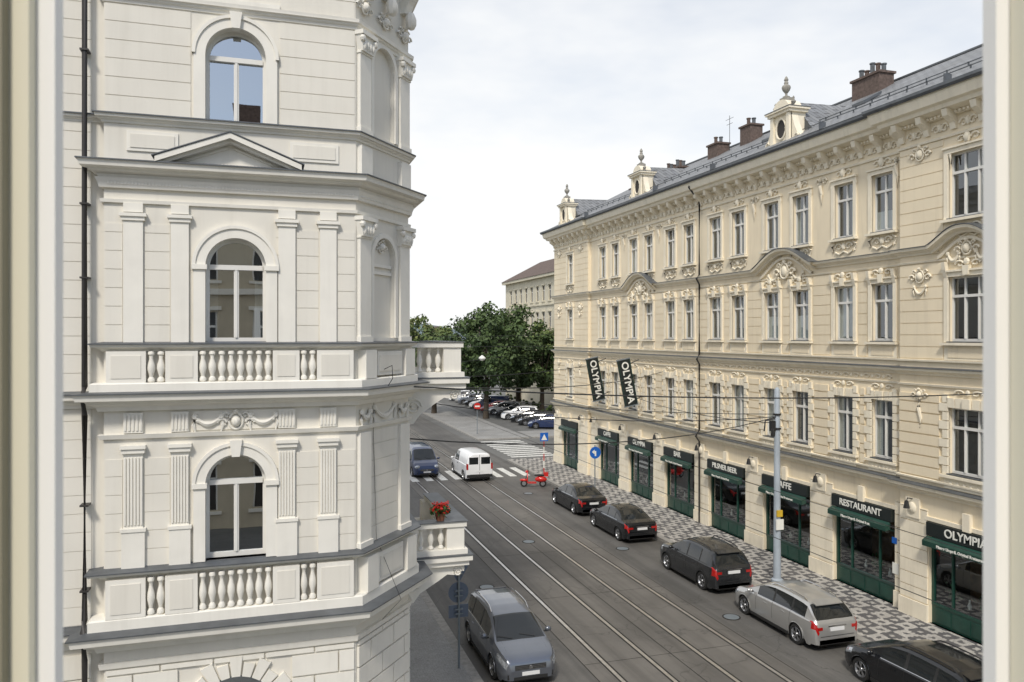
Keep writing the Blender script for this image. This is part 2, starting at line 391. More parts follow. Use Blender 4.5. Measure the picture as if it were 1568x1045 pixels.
for (a,b) in ((-2.70,-2.42),(-2.06,-1.64),(-1.30,UC-R-.25),(UC+R+.25,.2),(.57,.98),(1.33,1.66)):
    courses(tr,TL,a,b,9.86,12.0,.33,.014,-.02,.012,'lw'); courses(tr,TL,a,b,5.84,7.8,.33,.014,-.02,.012,'lw')
courses(tr,TLL,-9,-6.2,9.0,19,.33,.014,-.02,.012,'lw'); courses(tr,TLL,-4.5,-2.95,9.0,19,.33,.014,-.02,.012,'lw'); courses(tr,TLL,-4.5,-2.95,4.85,8.7,.33,.014,-.02,.012,'lw'); courses(tr,TLL,-4.5,-2.95,.3,4.4,.45,.03,-.02,.04,'lw')
PIL=[(-2.40,-2.08),(-1.62,-1.32),(.24,.55),(1.0,1.31)]
for a,b in PIL:
    tr.box(TL,a,b,-.02,.06,9.86,12.05,'ltrim'); tr.box(TL,a-.03,b+.03,-.02,.09,12.05,12.12,'ltrim'); tr.box(TL,a-.06,b+.06,-.02,.12,12.12,12.18,'ltrim')
    tr.box(TL,a,b,-.02,.07,12.2,12.36,'ltrim')
    tr.box(TL,a-.03,b+.03,-.02,.08,5.84,6.5,'ltrim'); tr.box(TL,a-.05,b+.05,-.02,.1,6.5,6.56,'ltrim')
    tr.box(TL,a,b,-.02,.045,6.56,7.9,'ltrim')
    n=6
    for i in range(n):
        uu=a+(b-a)*(i+.5)/n; tr.box(TL,uu-.016,uu+.016,.03,.07,6.62,7.82,'ltrim')
    tr.box(TL,a-.03,b+.03,-.02,.1,7.9,7.98,'ltrim'); tr.box(TL,a-.05,b+.05,-.02,.13,7.98,8.04,'ltrim')
    tr.box(TL,a,b,-.02,.06,8.26,8.62,'ltrim')
    for i in range(5):
        uu=a+(b-a)*(i+.5)/5; tr.box(TL,uu-.016,uu+.016,.05,.08,8.3,8.58,'ltrim')
for a,b in ((-2.35,-1.5),(.45,1.35)):
    tr.box(TL,a,b,-.02,.03,13.3,13.66,'ltrim'); tr.box(TL,a+.06,b-.06,.02,.045,13.36,13.6,'lw')
pc=-.60; pw=1.25
tr.prism(TL,[(pc-pw+.2,13.08),(pc+pw-.2,13.08),(pc,13.5)],-.02,.12,'ltrim')
for s_ in (-1,1):
    for (d0,d1,v1) in ((0,.10,.40),(-.06,0,.3)):
        tr.prism(TL,[(pc+s_*pw,13.06+d0),(pc,13.56+d0),(pc,13.56+d1),(pc+s_*pw,13.06+d1)],-.02,v1,'ltrim')
    tr.prism(TL,[(pc+s_*(pw+.05),13.155),(pc,13.665),(pc,13.685),(pc+s_*(pw+.05),13.175)],-.02,.42,'zinc')
    tr.prism(TL,[(pc+s_*.75,13.14),(pc+s_*.05,13.41),(pc+s_*.05,13.45),(pc+s_*.75,13.17)],.1,.15,'ltrim')
u=pc-.7
while u<pc+.68: tr.box(TL,u,u+.03,.1,.15,13.1,13.14,'ltrim'); u+=.06
def balus(z0,z1,v):
    h=z1-z0
    blocks=[(-2.66,-2.02),(-1.70,UC-R-.12),(UC+R+.12,.62),(.94,1.62)]
    for a,b in blocks:
        tr.box(TL,a,b,-.02,v,z0,z1,'ltrim'); tr.box(TL,a+.08,b-.08,v-.02,v+.012,z0+.08,z1-.08,'lw')
    for a,b,n in ((-2.02,-1.70,2),(UC-R-.12,UC+R+.12,8),(.62,.94,2)):
        for i in range(n): baluster(tr,TL,a+(b-a)*(i+.5)/n,v-.08,z0,h,'ltrim',10,.82)
        tr.box(TL,a,b,-.02,.004,z0,z1,'lw')
balus(9.16,9.72,.17); balus(5.02,5.70,.21)
for a,b in ((.06,.46),(1.64,2.04)):
    for z0,z1 in ((13.94,15.5),(9.86,11.9),(5.84,8.1)):
        tr.box(TC,a,b,-.02,.07,z0,z1,'ltrim'); tr.box(TC,a-.03,b+.03,-.02,.1,z0,z0+.12,'ltrim')
    for zc in (15.5,11.9):
        tr.box(TC,a-.02,b+.02,-.02,.09,zc,zc+.04,'ltrim')
        tr.prism(TC,[(a,zc+.04),(b,zc+.04),(b+.06,zc+.34),(a-.06,zc+.34)],-.02,.13,'ltrim')
        tr.box(TC,a-.08,b+.08,-.02,.18,zc+.34,zc+.42,'ltrim')
        for i in range(4): tr.ell(TC,(a+(b-a)*(i+.5)/4,.13,zc+.16),(.045,.05,.1),'ltrim',6,4)
        for s_ in (a-.02,b+.02): tr.ell(TC,(s_,.14,zc+.27),(.07,.06,.07),'ltrim',8,4)
    tr.box(TC,a,b,-.02,.1,13.1,13.7,'ltrim'); tr.box(TC,a,b,-.02,.2,9.16,9.72,'ltrim'); tr.box(TC,a,b,-.02,.24,5.02,5.7,'ltrim')
tr.box(TC,.55,1.55,-.02,.16,9.2,9.68,'ltrim'); tr.box(TC,.62,1.48,.15,.175,9.28,9.6,'lw')
tr.box(TC,.55,1.55,-.02,.18,5.08,5.66,'ltrim'); tr.box(TC,.62,1.48,.17,.195,5.16,5.58,'lw')
swag(tr,TC,1.05,8.55,.8,.2,.03,'ltrim'); swag(tr,TC,.3,8.5,.3,.12,.05,'ltrim'); swag(tr,TC,1.8,8.5,.3,.12,.05,'ltrim')
courses(tr,TC,.5,1.6,5.84,8.1,.33,.014,-.02,.014,'lw')
for u in (.25,1.05,1.85):
    tr.prism(TC,[(0,16.9),(.12,16.9),(.2,17.1),(.42,17.4),(.5,17.9),(0,17.9)],u-.12,u+.12,'ltrim','vz')
    tr.ell(TC,(u,.2,16.75),(.15,.12,.2),'ltrim',8,5)
    cartouche(tr,TC,u,16.45,.5,.05,'ltrim')
tr.box(TL,UC-.75,UC+.75,-.02,.03,8.27,8.62,'lw')
cartouche(tr,TL,UC,8.42,.55,.05,'ltrim'); swag(tr,TL,UC-.48,8.52,.45,.14,.05,'ltrim'); swag(tr,TL,UC+.48,8.52,.45,.14,.05,'ltrim')
for s_ in (-1,1):
    for q in range(5): tr.ell(TL,(UC+s_*(.3+.09*q),.05,8.5-.11*sin(pi*(q+1)/6)),(.04,.04,.04),'ltrim',6,4)
cartouche(tr,TC,1.05,11.82,.4,-.06,'ltrim')
z=0.6; row=0
while z<4.05:
    z1=min(z+.42,4.08)
    for (TT,U0,U1) in ((TL,-2.70,1.66),(TC,.03,CL-.03),(TS,.03,24)):
        u=U0-(.45 if row%2 else 0)
        while u<U1:
            a=max(u,U0); b=min(u+.9,U1)
            if b-a>.05:
                if TT is TL and z1>.9 and z<3.95 and b>UC-1.0 and a<UC+1.0:
                    if a<UC-1.0: tr.box(TT,a+.015,UC-1.0,-.02,.05,z+.02,z1-.02,'ltrim')
                    if b>UC+1.0: tr.box(TT,UC+1.0,b-.015,-.02,.05,z+.02,z1-.02,'ltrim')
                else: tr.box(TT,a+.015,b-.015,-.02,.05,z+.02,z1-.02,'ltrim')
            u+=.9
    z+=.42; row+=1
for i in range(13):
    a0=pi*i/13+.02; a1=pi*(i+1)/13-.02; r0,r1=.75,1.0+(.12 if i%2==0 else 0)
    zz=3.7-.75
    tr.prism(TL,[(UC-r0*cos(a0),zz+r0*sin(a0)),(UC-r1*cos(a0),zz+r1*sin(a0)),(UC-r1*cos(a1),zz+r1*sin(a1)),(UC-r0*cos(a1),zz+r0*sin(a1))],-.02,.07,'ltrim')
def balcony(z0,zt,ua,ub,D):
    tr.box(TS,ua-.08,ub+.08,-.02,D+.1,z0-.24,z0-.12,'ltrim'); tr.box(TS,ua-.15,ub+.15,-.02,D+.17,z0-.118,z0,'ltrim'); tr.box(TS,ua-.17,ub+.17,-.02,D+.19,z0+.002,z0+.022,'zinc')
    tr.box(TS,ua-.06,ub+.06,-.02,D+.07,z0+.024,z0+.14,'ltrim')
    h0=z0+.14; h1=zt-.12
    for (u0,u1,v0,v1) in ((ua,ua+.42,D-.42,D),(ub-.42,ub,D-.42,D)):
        tr.box(TS,u0,u1,v0,v1,h0,h1,'ltrim')
    tr.box(TS,ua+.02,ua+.2,-.02,.12,h0,h1,'ltrim')
    n=4
    for i in range(n): baluster(tr,TS,ua+.12,.12+(D-.54)*(i+.5)/n,h0,h1-h0,'ltrim',10,.85)
    n=int((ub-ua-.84)/.2)
    for i in range(n): baluster(tr,TS,ua+.42+(ub-ua-.84)*(i+.5)/n,D-.14,h0,h1-h0,'ltrim',8,.85)
    tr.box(TS,ua-.04,ub+.04,D-.3,D+.05,h1,zt,'ltrim'); tr.box(TS,ua-.04,ua+.28,-.02,D-.3,h1+.002,zt-.002,'ltrim')
    tr.box(TS,ua-.07,ub+.07,D-.33,D+.08,zt+.001,zt+.02,'zinc'); tr.box(TS,ua-.07,ua+.31,-.02,D-.33,zt+.002,zt+.018,'zinc')
    for uu in (ua+.05,ub-.4):
        P=[(0,z0-.24),(D,z0-.24),(D+.02,z0-.36),(D-.15,z0-.5),(D-.4,z0-.46),(D-.62,z0-.6),(.45,z0-.85),(.3,z0-1.05),(0,z0-1.1)]
        tr.prism(TS,P,uu,uu+.34,'ltrim','vz')
        tr.tube(TS,[(uu-.01,D-.14+.13*(1-t/20)*cos(t*.7),z0-.4+.13*(1-t/20)*sin(t*.7)) for t in range(18)],.022,'ltrim',5)
        tr.tube(TS,[(uu-.01,.3+.2*(1-t/20)*cos(t*.7),z0-.65+.2*(1-t/20)*sin(t*.7)) for t in range(18)],.025,'ltrim',5)
balcony(9.0,9.84,.95,4.3,1.42); balcony(4.84,5.62,.95,4.3,1.5)
tr.tube(TL,[(-3.02,.02,19),(-3.02,.02,9.1),(-3.02,.2,8.95),(-3.02,.02,8.6),(-3.02,.02,5.0),(-3.02,.2,4.8),(-3.02,.02,4.3),(-3.02,.02,0)],.05,'pipe',10)
for z in (17,15,12.3,11,7,5.5): tr.box(TL,-3.09,-2.95,-.15,.08,z,z+.03,'pipe')
tr.tube(TC,[(.6,.3,8.9),(.55,.5,9.15),(.7,.4,9.4),(.8,.12,9.3)],.008,'ironb',5)
tr.tube(TC,[(.62,.03,8.9),(.6,.03,8.0),(.66,.03,7),(.7,.04,5.9),(.8,.55,4.7),(.9,.06,4.2)],.005,'ironb',5)
wb.build('walls',LB); wn.build('windows',LB); tr.build('stucco_ornament',LB)

FP=empty('geranium_flower_pot',(ex+.95,ey+1.08,5.645))
fb=MB(); fb.lathe(W0,0,0,0,[(.0,0),(.09,0),(.13,.16),(.14,.18),(.12,.18),(.11,.14),(0,.14)],'pot',12); fb.build('pot',FP)
fl=MB(); M['leaf_pot']=pm('geranium_leaf',(.03,.09,.02),.6,.3,8)
for i in range(300):
    a=random.uniform(0,2*pi); r=.22*sqrt(random.random()); z=.16+random.uniform(0,.26)*(1-r*2)
    c=Vector((r*cos(a),r*sin(a),z)); s_=.03; n=Vector((random.gauss(0,1),random.gauss(0,1),random.gauss(0,1))).normalized(); t=n.orthogonal().normalized()*s_; q=n.cross(t)
    fl.poly([c-t-q,c+t-q,c+t+q,c-t+q],'leaf_pot' if i%3 else 'red')
for i in range(90):
    a=random.uniform(0,2*pi); r=.22*sqrt(random.random()); fl.ell(W0,(r*cos(a),r*sin(a),.34+random.uniform(-.12,.1)),(.022,.022,.018),'red',5,3)
fl.build('flowers',FP)

# ============================================================ BUILDING ACROSS THE SIDE STREET (behind the viewpoint, seen in reflections)
NB=empty('neighbouring_apartment_building'); nb_=MB(); M['nbw']=pm('plaster_ochre',(.50,.44,.33),.85,.08,1,streak=.15); M['rooft']=pm('roof_tile_red',(.20,.09,.06),.8,.3,2)
TN=frame((0,-12),(1,0),(0,1)); no_=[]
for i in range(9):
    u=-25+i*3.05
    for z in (1.0,4.9,8.9,12.9,16.3): no_.append((u,u+1.3,z,z+(2.3 if z<16 else 1.8)))
wall(nb_,TN,-26,3,0,19,no_,'nbw',.2)
for o in no_:
    nb_.box(TN,o[0],o[1],-.25,-.2,o[2],o[3],'room'); nb_.box(TN,(o[0]+o[1])/2-.06,(o[0]+o[1])/2+.06,-.2,-.14,o[2],o[3],'wood_w'); nb_.box(TN,o[0],o[1],-.2,-.15,o[2]+1.5,o[2]+1.62,'wood_w')
    for x in (o[0],o[1]-.08): nb_.box(TN,x,x+.08,-.2,-.13,o[2],o[3],'wood_w')
    nb_.box(TN,o[0]-.2,o[1]+.2,-.02,.15,o[3]+.1,o[3]+.3,'lw'); nb_.box(TN,o[0]-.2,o[1]+.2,-.02,.12,o[2]-.2,o[2]-.05,'lw')
for z in (4.1,8.1,12.1): nb_.box(TN,-26,3,-.02,.25,z,z+.3,'lw')
nb_.box(TN,-26.2,3.2,-.02,.7,18.6,19.1,'lw'); nb_.prism(TN,[(.7,19.1),(-6,22.6),(-12,19.1)],-26,3,'rooft','vz')
nb_.poly([(3,-12,0),(3,-24,0),(3,-24,19),(3,-12,19)],'nbw'); nb_.poly([(-26,-12,0),(-26,-24,0),(-26,-24,19),(-26,-12,19)],'nbw'); nb_.poly([(-26,-24,0),(3,-24,0),(3,-24,19),(-26,-24,19)],'nbw')
for x in (-17,-8,-1): nb_.box(W0,x-.7,x+.7,-17.2,-16.4,20.5,23.3,'brick')
nb_.build('walls_and_roof',NB)

# ============================================================ RIGHT BUILDING
RB=empty('cream_restaurant_apartment_building')
TR=frame((22,0),(0,1),(-1,0)); TR2=frame((21.8,0),(0,1),(-1,0)); TE=frame((21.8,58),(1,0),(0,1))
wb=MB(); wn=MB(); tr=MB(); sh=MB(); rf=MB()
pairs=[24.75+4.67*i for i in range(6)]
FL=[(5.4,7.6),(9.8,11.95),(13.9,16.05)]
segs=[(2,16.9,TR,[(14.85,1)]),(16.9,22.7,TR2,[(19.8,0)]),(22.7,51.2,TR,[(p,1) for p in pairs]),(51.2,58,TR2,[(54.6,2)])]
allwins=[]
for u0,u1,T,cs in segs:
    ops=[]
    for c,k in cs:
        for fi,(z0,z1) in enumerate(FL):
            if k==1: L=[(c-1.02,.54,1),(c+1.02,.54,1)]
            elif k==0: L=[(c,.78,2)]
            else: L=[(c,.56,1)]
            for uc,hw,mu in L: ops.append((uc-hw,uc+hw,z0,z1)); allwins.append((T,uc,hw,mu,fi,z0,z1))
        ops.append((c-1.6,c+1.6,.12,3.62))
    wall(wb,T,u0,u1,0,18.2,ops,'rw',.26)
for u in (16.9,22.7,51.2):
    wb.poly([TR(u,0,0),TR2(u,0,0),TR2(u,0,18.2),TR(u,0,18.2)],'rw')
eo=[(2+i*3,3.1+i*3,z0,z1) for i in range(4) for z0,z1 in FL]
wall(wb,TE,0,14,0,18.2,eo,'rw')
for o in eo: win(wn,TE,*o,-.24)
wb.poly([(36,2,0),(36,58,0),(36,58,18.2),(36,2,18.2)],'rw'); wb.poly([(21.8,2,0),(36,2,0),(36,2,18.2),(21.8,2,18.2)],'rw')
for T,uc,hw,mu,fi,z0,z1 in allwins:
    a,b=uc-hw,uc+hw
    win(wn,T,a,b,z0,z1,-.2,False,tr=.70,mull=mu,mw=.04)
    wn.box(T,a-.02,b+.02,-.22,.10,z0-.03,z0,'zinc')
    if fi==0:
        z=z0-.05; k=0
        while z<z1+.3:
            w=.34 if k%2 else .2
            for s_ in (-1,1):
                x0,x1=(b,b+w) if s_>0 else (a-w,a)
                tr.box(T,x0,x1,-.02,.08,z+.015,z+.285,'rtrim')
            z+=.3; k+=1
        for i in range(5):
            uu=a+(b-a)*i/5; tr.prism(T,[(uu+.01,z1),(uu+(b-a)/5-.01,z1),(uu+(b-a)/5-.01+.02*(i-2),z1+.32),(uu+.01+.02*(i-2),z1+.32)],-.02,.08 if i!=2 else .15,'rtrim')
        tr.box(T,a-.25,b+.25,-.02,.16,z0-.14,z0-.05,'rtrim')
        tr.box(T,a-.15,b+.15,-.02,.05,z0-.5,z0-.16,'rtrim')
        for i in range(6): tr.ell(T,(a+(b-a)*(i+.5)/6,.05,z0-.33),(.07,.05,.1),'rtrim',6,4)
        for s_ in (-1,1): scroll(tr,T,uc+s_*.32,8.1,.42,.2,.03,'rtrim',s_,.035)
        tr.ell(T,(uc,.05,8.12),(.1,.06,.1),'rtrim',6,4)
    else:
        for x0,x1 in ((a-.16,a),(b,b+.16)): tr.box(T,x0,x1,-.02,.07,z0-.02,z1+.16,'rtrim')
        tr.box(T,a,b,-.02,.07,z1,z1+.16,'rtrim')
        tr.box(T,a-.2,b+.2,-.02,.13,z1+.16,z1+.22,'rtrim')
        tr.box(T,a-.22,b+.22,-.02,.18,z0-.13,z0-.04,'rtrim')
        if fi==1:
            tr.box(T,a-.16,b+.16,-.02,.04,z0-.62,z0-.14,'rtrim'); tr.box(T,a,b,.035,.06,z0-.54,z0-.22,'rw')
            tr.prism(T,[(uc-.09,z1+.02),(uc+.09,z1+.02),(uc+.13,z1+.34),(uc-.13,z1+.34)],-.02,.17,'rtrim')
            for s_ in (-1,1):
                scroll(tr,T,uc+s_*.3,z1+.40,.38,.24,.05,'rtrim',s_,.045)
                tr.prism(T,[(0,z1+.1),(.05,z1-.1),(.16,z1+.25),(.2,z1+.5),(0,z1+.5)],uc+s_*(hw+.08)-.07,uc+s_*(hw+.08)+.07,'rtrim','vz')
            tr.ell(T,(uc,.1,z1+.46),(.12,.08,.12),'rtrim',8,4)
        else:
            for s_ in (-1,1):
                scroll(tr,T,uc+s_*.28,z0-.36,.4,.32,.03,'rtrim',s_)
                tr.tube(T,[(uc+s_*.5,.03,z0-.2),(uc+s_*.68,.03,z0-.3),(uc+s_*.6,.03,z0-.55)],.04,'rtrim',5)
                scroll(tr,T,uc+s_*.28,z1+.40,.36,.26,.03,'rtrim',-s_)
                tr.tube(T,[(uc+s_*.62,.03,z1+.25),(uc+s_*.7,.04,z1-.05),(uc+s_*.66,.03,z1-.35)],[.05,.045,.02],'rtrim',5)
            tr.ell(T,(uc,.04,z0-.36),(.12,.07,.14),'rtrim',8,4)
            tr.ell(T,(uc,.08,z1+.4),(.13,.09,.19),'rtrim',8,4)
            tr.tube(T,[(uc-.5,.03,z0-.55),(uc-.25,.03,z0-.66),(uc,.03,z0-.55),(uc+.25,.03,z0-.66),(uc+.5,.03,z0-.55)],.038,'rtrim',5)
y=23.4
while y<51:
    scroll(tr,TR,y,8.46,.34,.2,.02,'rtrim',1,.03); tr.ell(TR,(y+.28,.02,8.46),(.07,.04,.08),'rtrim',6,3); y+=.56
for (T,uu) in ((TR2,21.75),(TR2,17.85),(TR2,52.6),(TR2,56.8)):
    cartouche(tr,T,uu,12.05,.8,.06,'rtrim'); swag(tr,T,uu,11.7,.5,.25,.06,'rtrim'); cartouche(tr,T,uu,16.3,.8,.06,'rtrim')
    tr.tube(T,[(uu,.05,7.9),(uu+.05,.06,7.5),(uu-.04,.06,7.1),(uu,.05,6.8)],[.1,.07,.06,.02],'rtrim',6); cartouche(tr,T,uu,7.95,.6,.08,'rtrim')
for c in [pairs[i]+2.335 for i in range(5)]+[pairs[0]-.0-1.75]:
    if abs(c-36.5)<.8: continue
    tr.tube(TR,[(c,.03,16.5),(c+.04,.05,16.2),(c-.03,.05,15.8),(c,.03,15.4)],[.1,.08,.05,.02],'rtrim',6); scroll(tr,TR,c-.2,16.35,.26,.3,.03,'rtrim',-1); scroll(tr,TR,c+.2,16.35,.26,.3,.03,'rtrim',1)
PR=[(36,58),(21.8,58),(21.8,51.2),(22,51.2),(22,22.7),(21.8,22.7),(21.8,16.9),(22,16.9),(22,2)]
ledge(tr,PR,4.5,4.82,.28,'rtrim'); ledge(tr,PR,8.62,8.86,.22,'rtrim')
tr.sweep(PR,[(-.02,5.0),(.09,5.0),(.1,5.06),(-.02,5.08)],'rtrim'); tr.sweep(PR,[(-.02,8.25),(.05,8.25),(.07,8.32),(-.02,8.33)],'rtrim')
tr.sweep(PR,[(-.02,9.1),(.08,9.1),(.09,9.16),(-.02,9.17)],'rtrim'); tr.sweep(PR,[(-.02,12.52),(.05,12.52),(.07,12.58),(-.02,12.6)],'rtrim')
g=1.9; a1,a2=pairs[4],pairs[1]
for pl in ([(36,58),(21.8,58),(21.8,51.2),(22,51.2),(22,a1+g)],[(22,a1-g),(22,a2+g)],[(22,a2-g),(22,22.7),(21.8,22.7),(21.8,21.0)],[(21.8,18.6),(21.8,16.9),(22,16.9),(22,2)]):
    ledge(tr,pl,12.8,13.06,.25,'rtrim')
for T,c,w,h in ((TR,a1,2.1,.78),(TR,a2,2.1,.78),(TR2,19.8,1.35,.55)):
    rows=[];cap=[];N=28
    for i in range(N+1):
        t=-1+2*i/N; u=c+w*t; s_=1-abs(t); k=min(1,s_/.95); z=12.8+h*(sin(k*pi/2))**1.3
        rows.append([T(u,-.02,z),T(u,.16,z),T(u,.2,z+.08),T(u,.38,z+.14),T(u,.40,z+.24),T(u,-.02,z+.26)])
        cap.append([T(u,.43,z+.25),T(u,.43,z+.27),T(u,-.02,z+.31)])
    tr.grid(rows,'rtrim'); tr.grid(cap,'zinc')
    rows=[]
    for i in range(N+1):
        t=-1+2*i/N; u=c+w*.86*t; s_=1-abs(t); k=min(1,s_/.95); z=12.58+h*(sin(k*pi/2))**1.3
        rows.append([T(u,-.02,z),T(u,.1,z),T(u,.12,z+.1),T(u,-.02,z+.12)])
    tr.grid(rows,'rtrim')
    cartouche(tr,T,c,12.85,1.25*w/2.1,.1,'rtrim'); swag(tr,T,c-.85*w/2.1,12.72,.7*w/2.1,.25,.06,'rtrim',1.3); swag(tr,T,c+.85*w/2.1,12.72,.7*w/2.1,.25,.06,'rtrim',1.3)
tr.sweep(PR,[(-.02,16.62),(.06,16.62),(.08,16.7),(-.02,16.71)],'rtrim')
tr.sweep(PR,[(-.02,17.3),(.12,17.3),(.16,17.42),(.5,17.5),(.55,17.62),(.68,17.68),(.74,17.9),(.78,18.08),(-.02,18.1)],'rtrim')
rf.sweep(PR,[(.6,18.1),(.84,18.02),(.9,18.1),(.9,18.2),(.6,18.26)],'zinc')
for (T,u0,u1) in ((TR,22.75,51.15),(TR2,16.95,22.65),(TR2,51.25,57.95),(TR,2,16.85),(TE,.1,14)):
    n=int((u1-u0)/.95)
    for i in range(n+1):
        u=u0+.1+(u1-u0-.2)*i/n
        tr.prism(T,[(0,16.86),(.08,16.84),(.14,17.05),(.42,17.25),(.48,17.47),(0,17.47)],u-.11,u+.11,'rtrim','vz')
    for i in range(n):
        u=u0+.1+(u1-u0-.2)*(i+.5)/n
        scroll(tr,T,u-.18,16.98,.32,.34,.03,'rtrim',-1); scroll(tr,T,u+.18,16.98,.32,.34,.03,'rtrim',1); tr.ell(T,(u,.05,17.0),(.09,.07,.15),'rtrim',6,4)
    m=int((u1-u0)/.16)
    for i in range(m):
        u=u0+(u1-u0)*(i+.5)/m; tr.box(T,u-.04,u+.04,.1,.22,17.32,17.4,'rtrim')
def gaps(cs,u0,u1,hw):
    e=[u0]
    for c in sorted(cs): e+=[c-hw,c+hw]
    e.append(u1); return [(e[i],e[i+1]) for i in range(0,len(e),2) if e[i+1]-e[i]>.1]
for u0,u1,T,cs in segs:
    cen=[];h=.76
    for c,k in cs:
        if k==1: cen+=[c-1.02,c+1.02]
        elif k==0: cen+=[c]; h=1.0
        else: cen+=[c]
    for a,b in gaps(cen,u0+.02,u1-.02,1.14 if h==1.0 else .9):
        courses(tr,T,a,b,5.1,8.0,.37,.05,-.02,.05,'rw')
    for a,b in gaps(cen,u0+.02,u1-.02,h if h==1.0 else .8):
        courses(tr,T,a,b,9.2,12.5,.41,.03,-.02,.022,'rw')
        if T is TR2: courses(tr,T,a,b,13.1,16.6,.41,.03,-.02,.022,'rw')
    for a,b in gaps([c for c,k in cs],u0+.02,u1-.02,1.62):
        tr.box(T,a+.0,b-.0,-.02,.1,0,.7,'rtrim')
        courses(tr,T,a+.03,b-.03,.72,4.0,.46,.03,-.02,.05,'rtrim')
        if b-a>1:
            tr.box(T,(a+b)/2-.3,(a+b)/2+.3,-.02,.09,3.6,4.3,'rtrim')
            tr.ell(T,((a+b)/2,.1,3.95),(.2,.07,.2),'rtrim',8,5)
            sh.tube(T,[((a+b)/2,.05,4.25),((a+b)/2,.3,4.3),((a+b)/2,.34,4.2)],.02,'ironb',5); sh.lathe(T,(a+b)/2,.34,3.95,[(0,.26),(.06,.26),(.11,0),(.0,.0)],'ironb',8)
    for c,k in cs:
        tr.box(T,c-1.75,c+1.75,-.02,.06,3.64,3.78,'rtrim'); tr.box(T,c-.14,c+.14,-.02,.14,3.62,4.2,'rtrim')
sh.box(TR,23.0-.0,23.0+.22,.05,.075,2.4,2.62,'blue'); sh.box(TR,22.9,23.2,.05,.07,1.3,1.7,'signw')
tr.tube(TR,[(36.5,.7,18.0),(36.5,.75,17.8),(36.5,.45,17.45),(36.5,.12,17.1),(36.5,.12,13.2),(36.5,.3,13.0),(36.5,.12,12.7),(36.5,.12,9),(36.5,.28,8.75),(36.5,.12,8.5),(36.5,.12,5),(36.5,.34,4.7),(36.5,.12,4.4),(36.5,.12,0.1)],.05,'pipe',8)
def text(body,size,loc,mat,parent,xa,ya,za,align='CENTER',name='lettering',ext=.008):
    c=bpy.data.curves.new(name,'FONT'); c.body=body; c.size=size; c.extrude=ext; c.align_x=align; c.align_y='CENTER'; c.offset=.006
    o=bpy.data.objects.new(name,c); scene.collection.objects.link(o); c.materials.append(M[mat])
    mw=Matrix(((xa[0],ya[0],za[0],loc[0]),(xa[1],ya[1],za[1],loc[1]),(xa[2],ya[2],za[2],loc[2]),(0,0,0,1)))
    o.matrix_world=mw; o.parent=parent; return o
M['shopglow']=pm('shop_interior',(.22,.13,.07),.9,.5,2)
names=['OLYMPIA','OLYMPIA','RESTAURANT','CAFFE','PILSNER BEER','BAR','OLYMPIA','CAFFE','']
shops=[(14.85,TR),(19.8,TR2)]+[(p,TR) for p in pairs]+[(54.6,TR2)]
M['plantl']=pm('shop_plant_leaf',(.03,.10,.03),.6,.3,5)
for (c,T),nm in zip(shops,names):
    a,b=c-1.6,c+1.6; v=-.2
    sh.box(T,a,b,v-.02,v+.08,.12,.75,'green')
    for k in range(4):
        x=a+.08+k*(b-a-.16)/4; sh.box(T,x+.05,x+(b-a-.16)/4-.05,v+.07,v+.1,.2,.68,'green')
    for x in (a,b-.1): sh.box(T,x,x+.1,v,v+.1,.75,3.6,'green')
    sh.box(T,a+.1,b-.1,v,v+.1,3.42,3.6,'green'); sh.box(T,a+.1,b-.1,v,v+.1,.75,.83,'green')
    for x in (c-.75,c+.72): sh.box(T,x,x+.06,v+.01,v+.09,.83,3.42,'green')
    sh.box(T,a+.1,b-.1,v+.01,v+.085,2.75,2.82,'green')
    sh.poly([T(a,v+.04,.75),T(b,v+.04,.75),T(b,v+.04,3.5),T(a,v+.04,3.5)],'glass')
    sh.box(T,a-.3,b+.3,v-2.0,v-1.95,0,3.8,'shopglow'); sh.box(T,a-.3,b+.3,v-1.95,v-.05,-.02,.3,'room'); sh.box(T,a-.3,b+.3,v-1.95,v-.05,3.65,3.8,'room')
    sh.box(T,a-.35,a-.3,v-1.95,v-.05,.3,3.65,'room'); sh.box(T,b+.3,b+.35,v-1.95,v-.05,.3,3.65,'room')
    for q in range(5):
        x=a+.3+q*.62
        sh.lathe(T,x,v-.5,.3,[(.02,.5),(.2,.5),(.2,.55),(.03,.55),(.03,.0)],'ironb',8)
        if q%2==0:
            for w_ in range(40):
                dx,dz=random.gauss(0,.12),random.gauss(0,.15); n=Vector((random.gauss(0,1),random.gauss(0,1),random.gauss(0,1))).normalized(); t=n.orthogonal()*.06; qq=n.cross(t); cc=Vector(T(x+dx,v-.4+random.gauss(0,.08),1.2+dz))
                sh.poly([cc-t,cc-qq*.5,cc+t,cc+qq*.5],'plantl')
        else: sh.lathe(T,x,v-.45,.86,[(.0,0),(.06,0),(.07,.12),(.03,.2),(.03,.3),(0,.3)],'signw',8)
        sh.ell(T,(x,v-.9,2.4),(.1,.1,.08),'signw',8,5)
    sh.box(T,a+.02,b-.02,-.05,.16,3.16,3.62,'black')
    sh.prism(T,[(.16,3.14),(.38,3.02),(.38,2.84),(.16,2.88)],a+.06,b-.06,'green','vz')
    if nm:
        P=T(c,.17,3.39); text(nm,.40 if len(nm)<9 else .36,P,'signw',RB,(0,-1,0),(0,0,1),(-1,0,0))
        P=T(c,.39,2.93); text('Pilsner Urquell, Original Restaurant' if len(nm)<9 else 'Pilsner Urquell, Original Rest.',.13,P,'signw',RB,(0,-1,0),(0,0,1),(-1,0,0),ext=.003)
RS=[(21.1,18.22),(27.2,21.5),(31,21.5),(36.6,18.22)]
rf.poly([(21.1,2,18.22),(21.1,58.7,18.22),(27.2,55,21.5),(27.2,2,21.5)],'slate')
rf.poly([(27.2,2,21.5),(27.2,55,21.5),(31,55,21.5),(31,2,21.5)],'zinc')
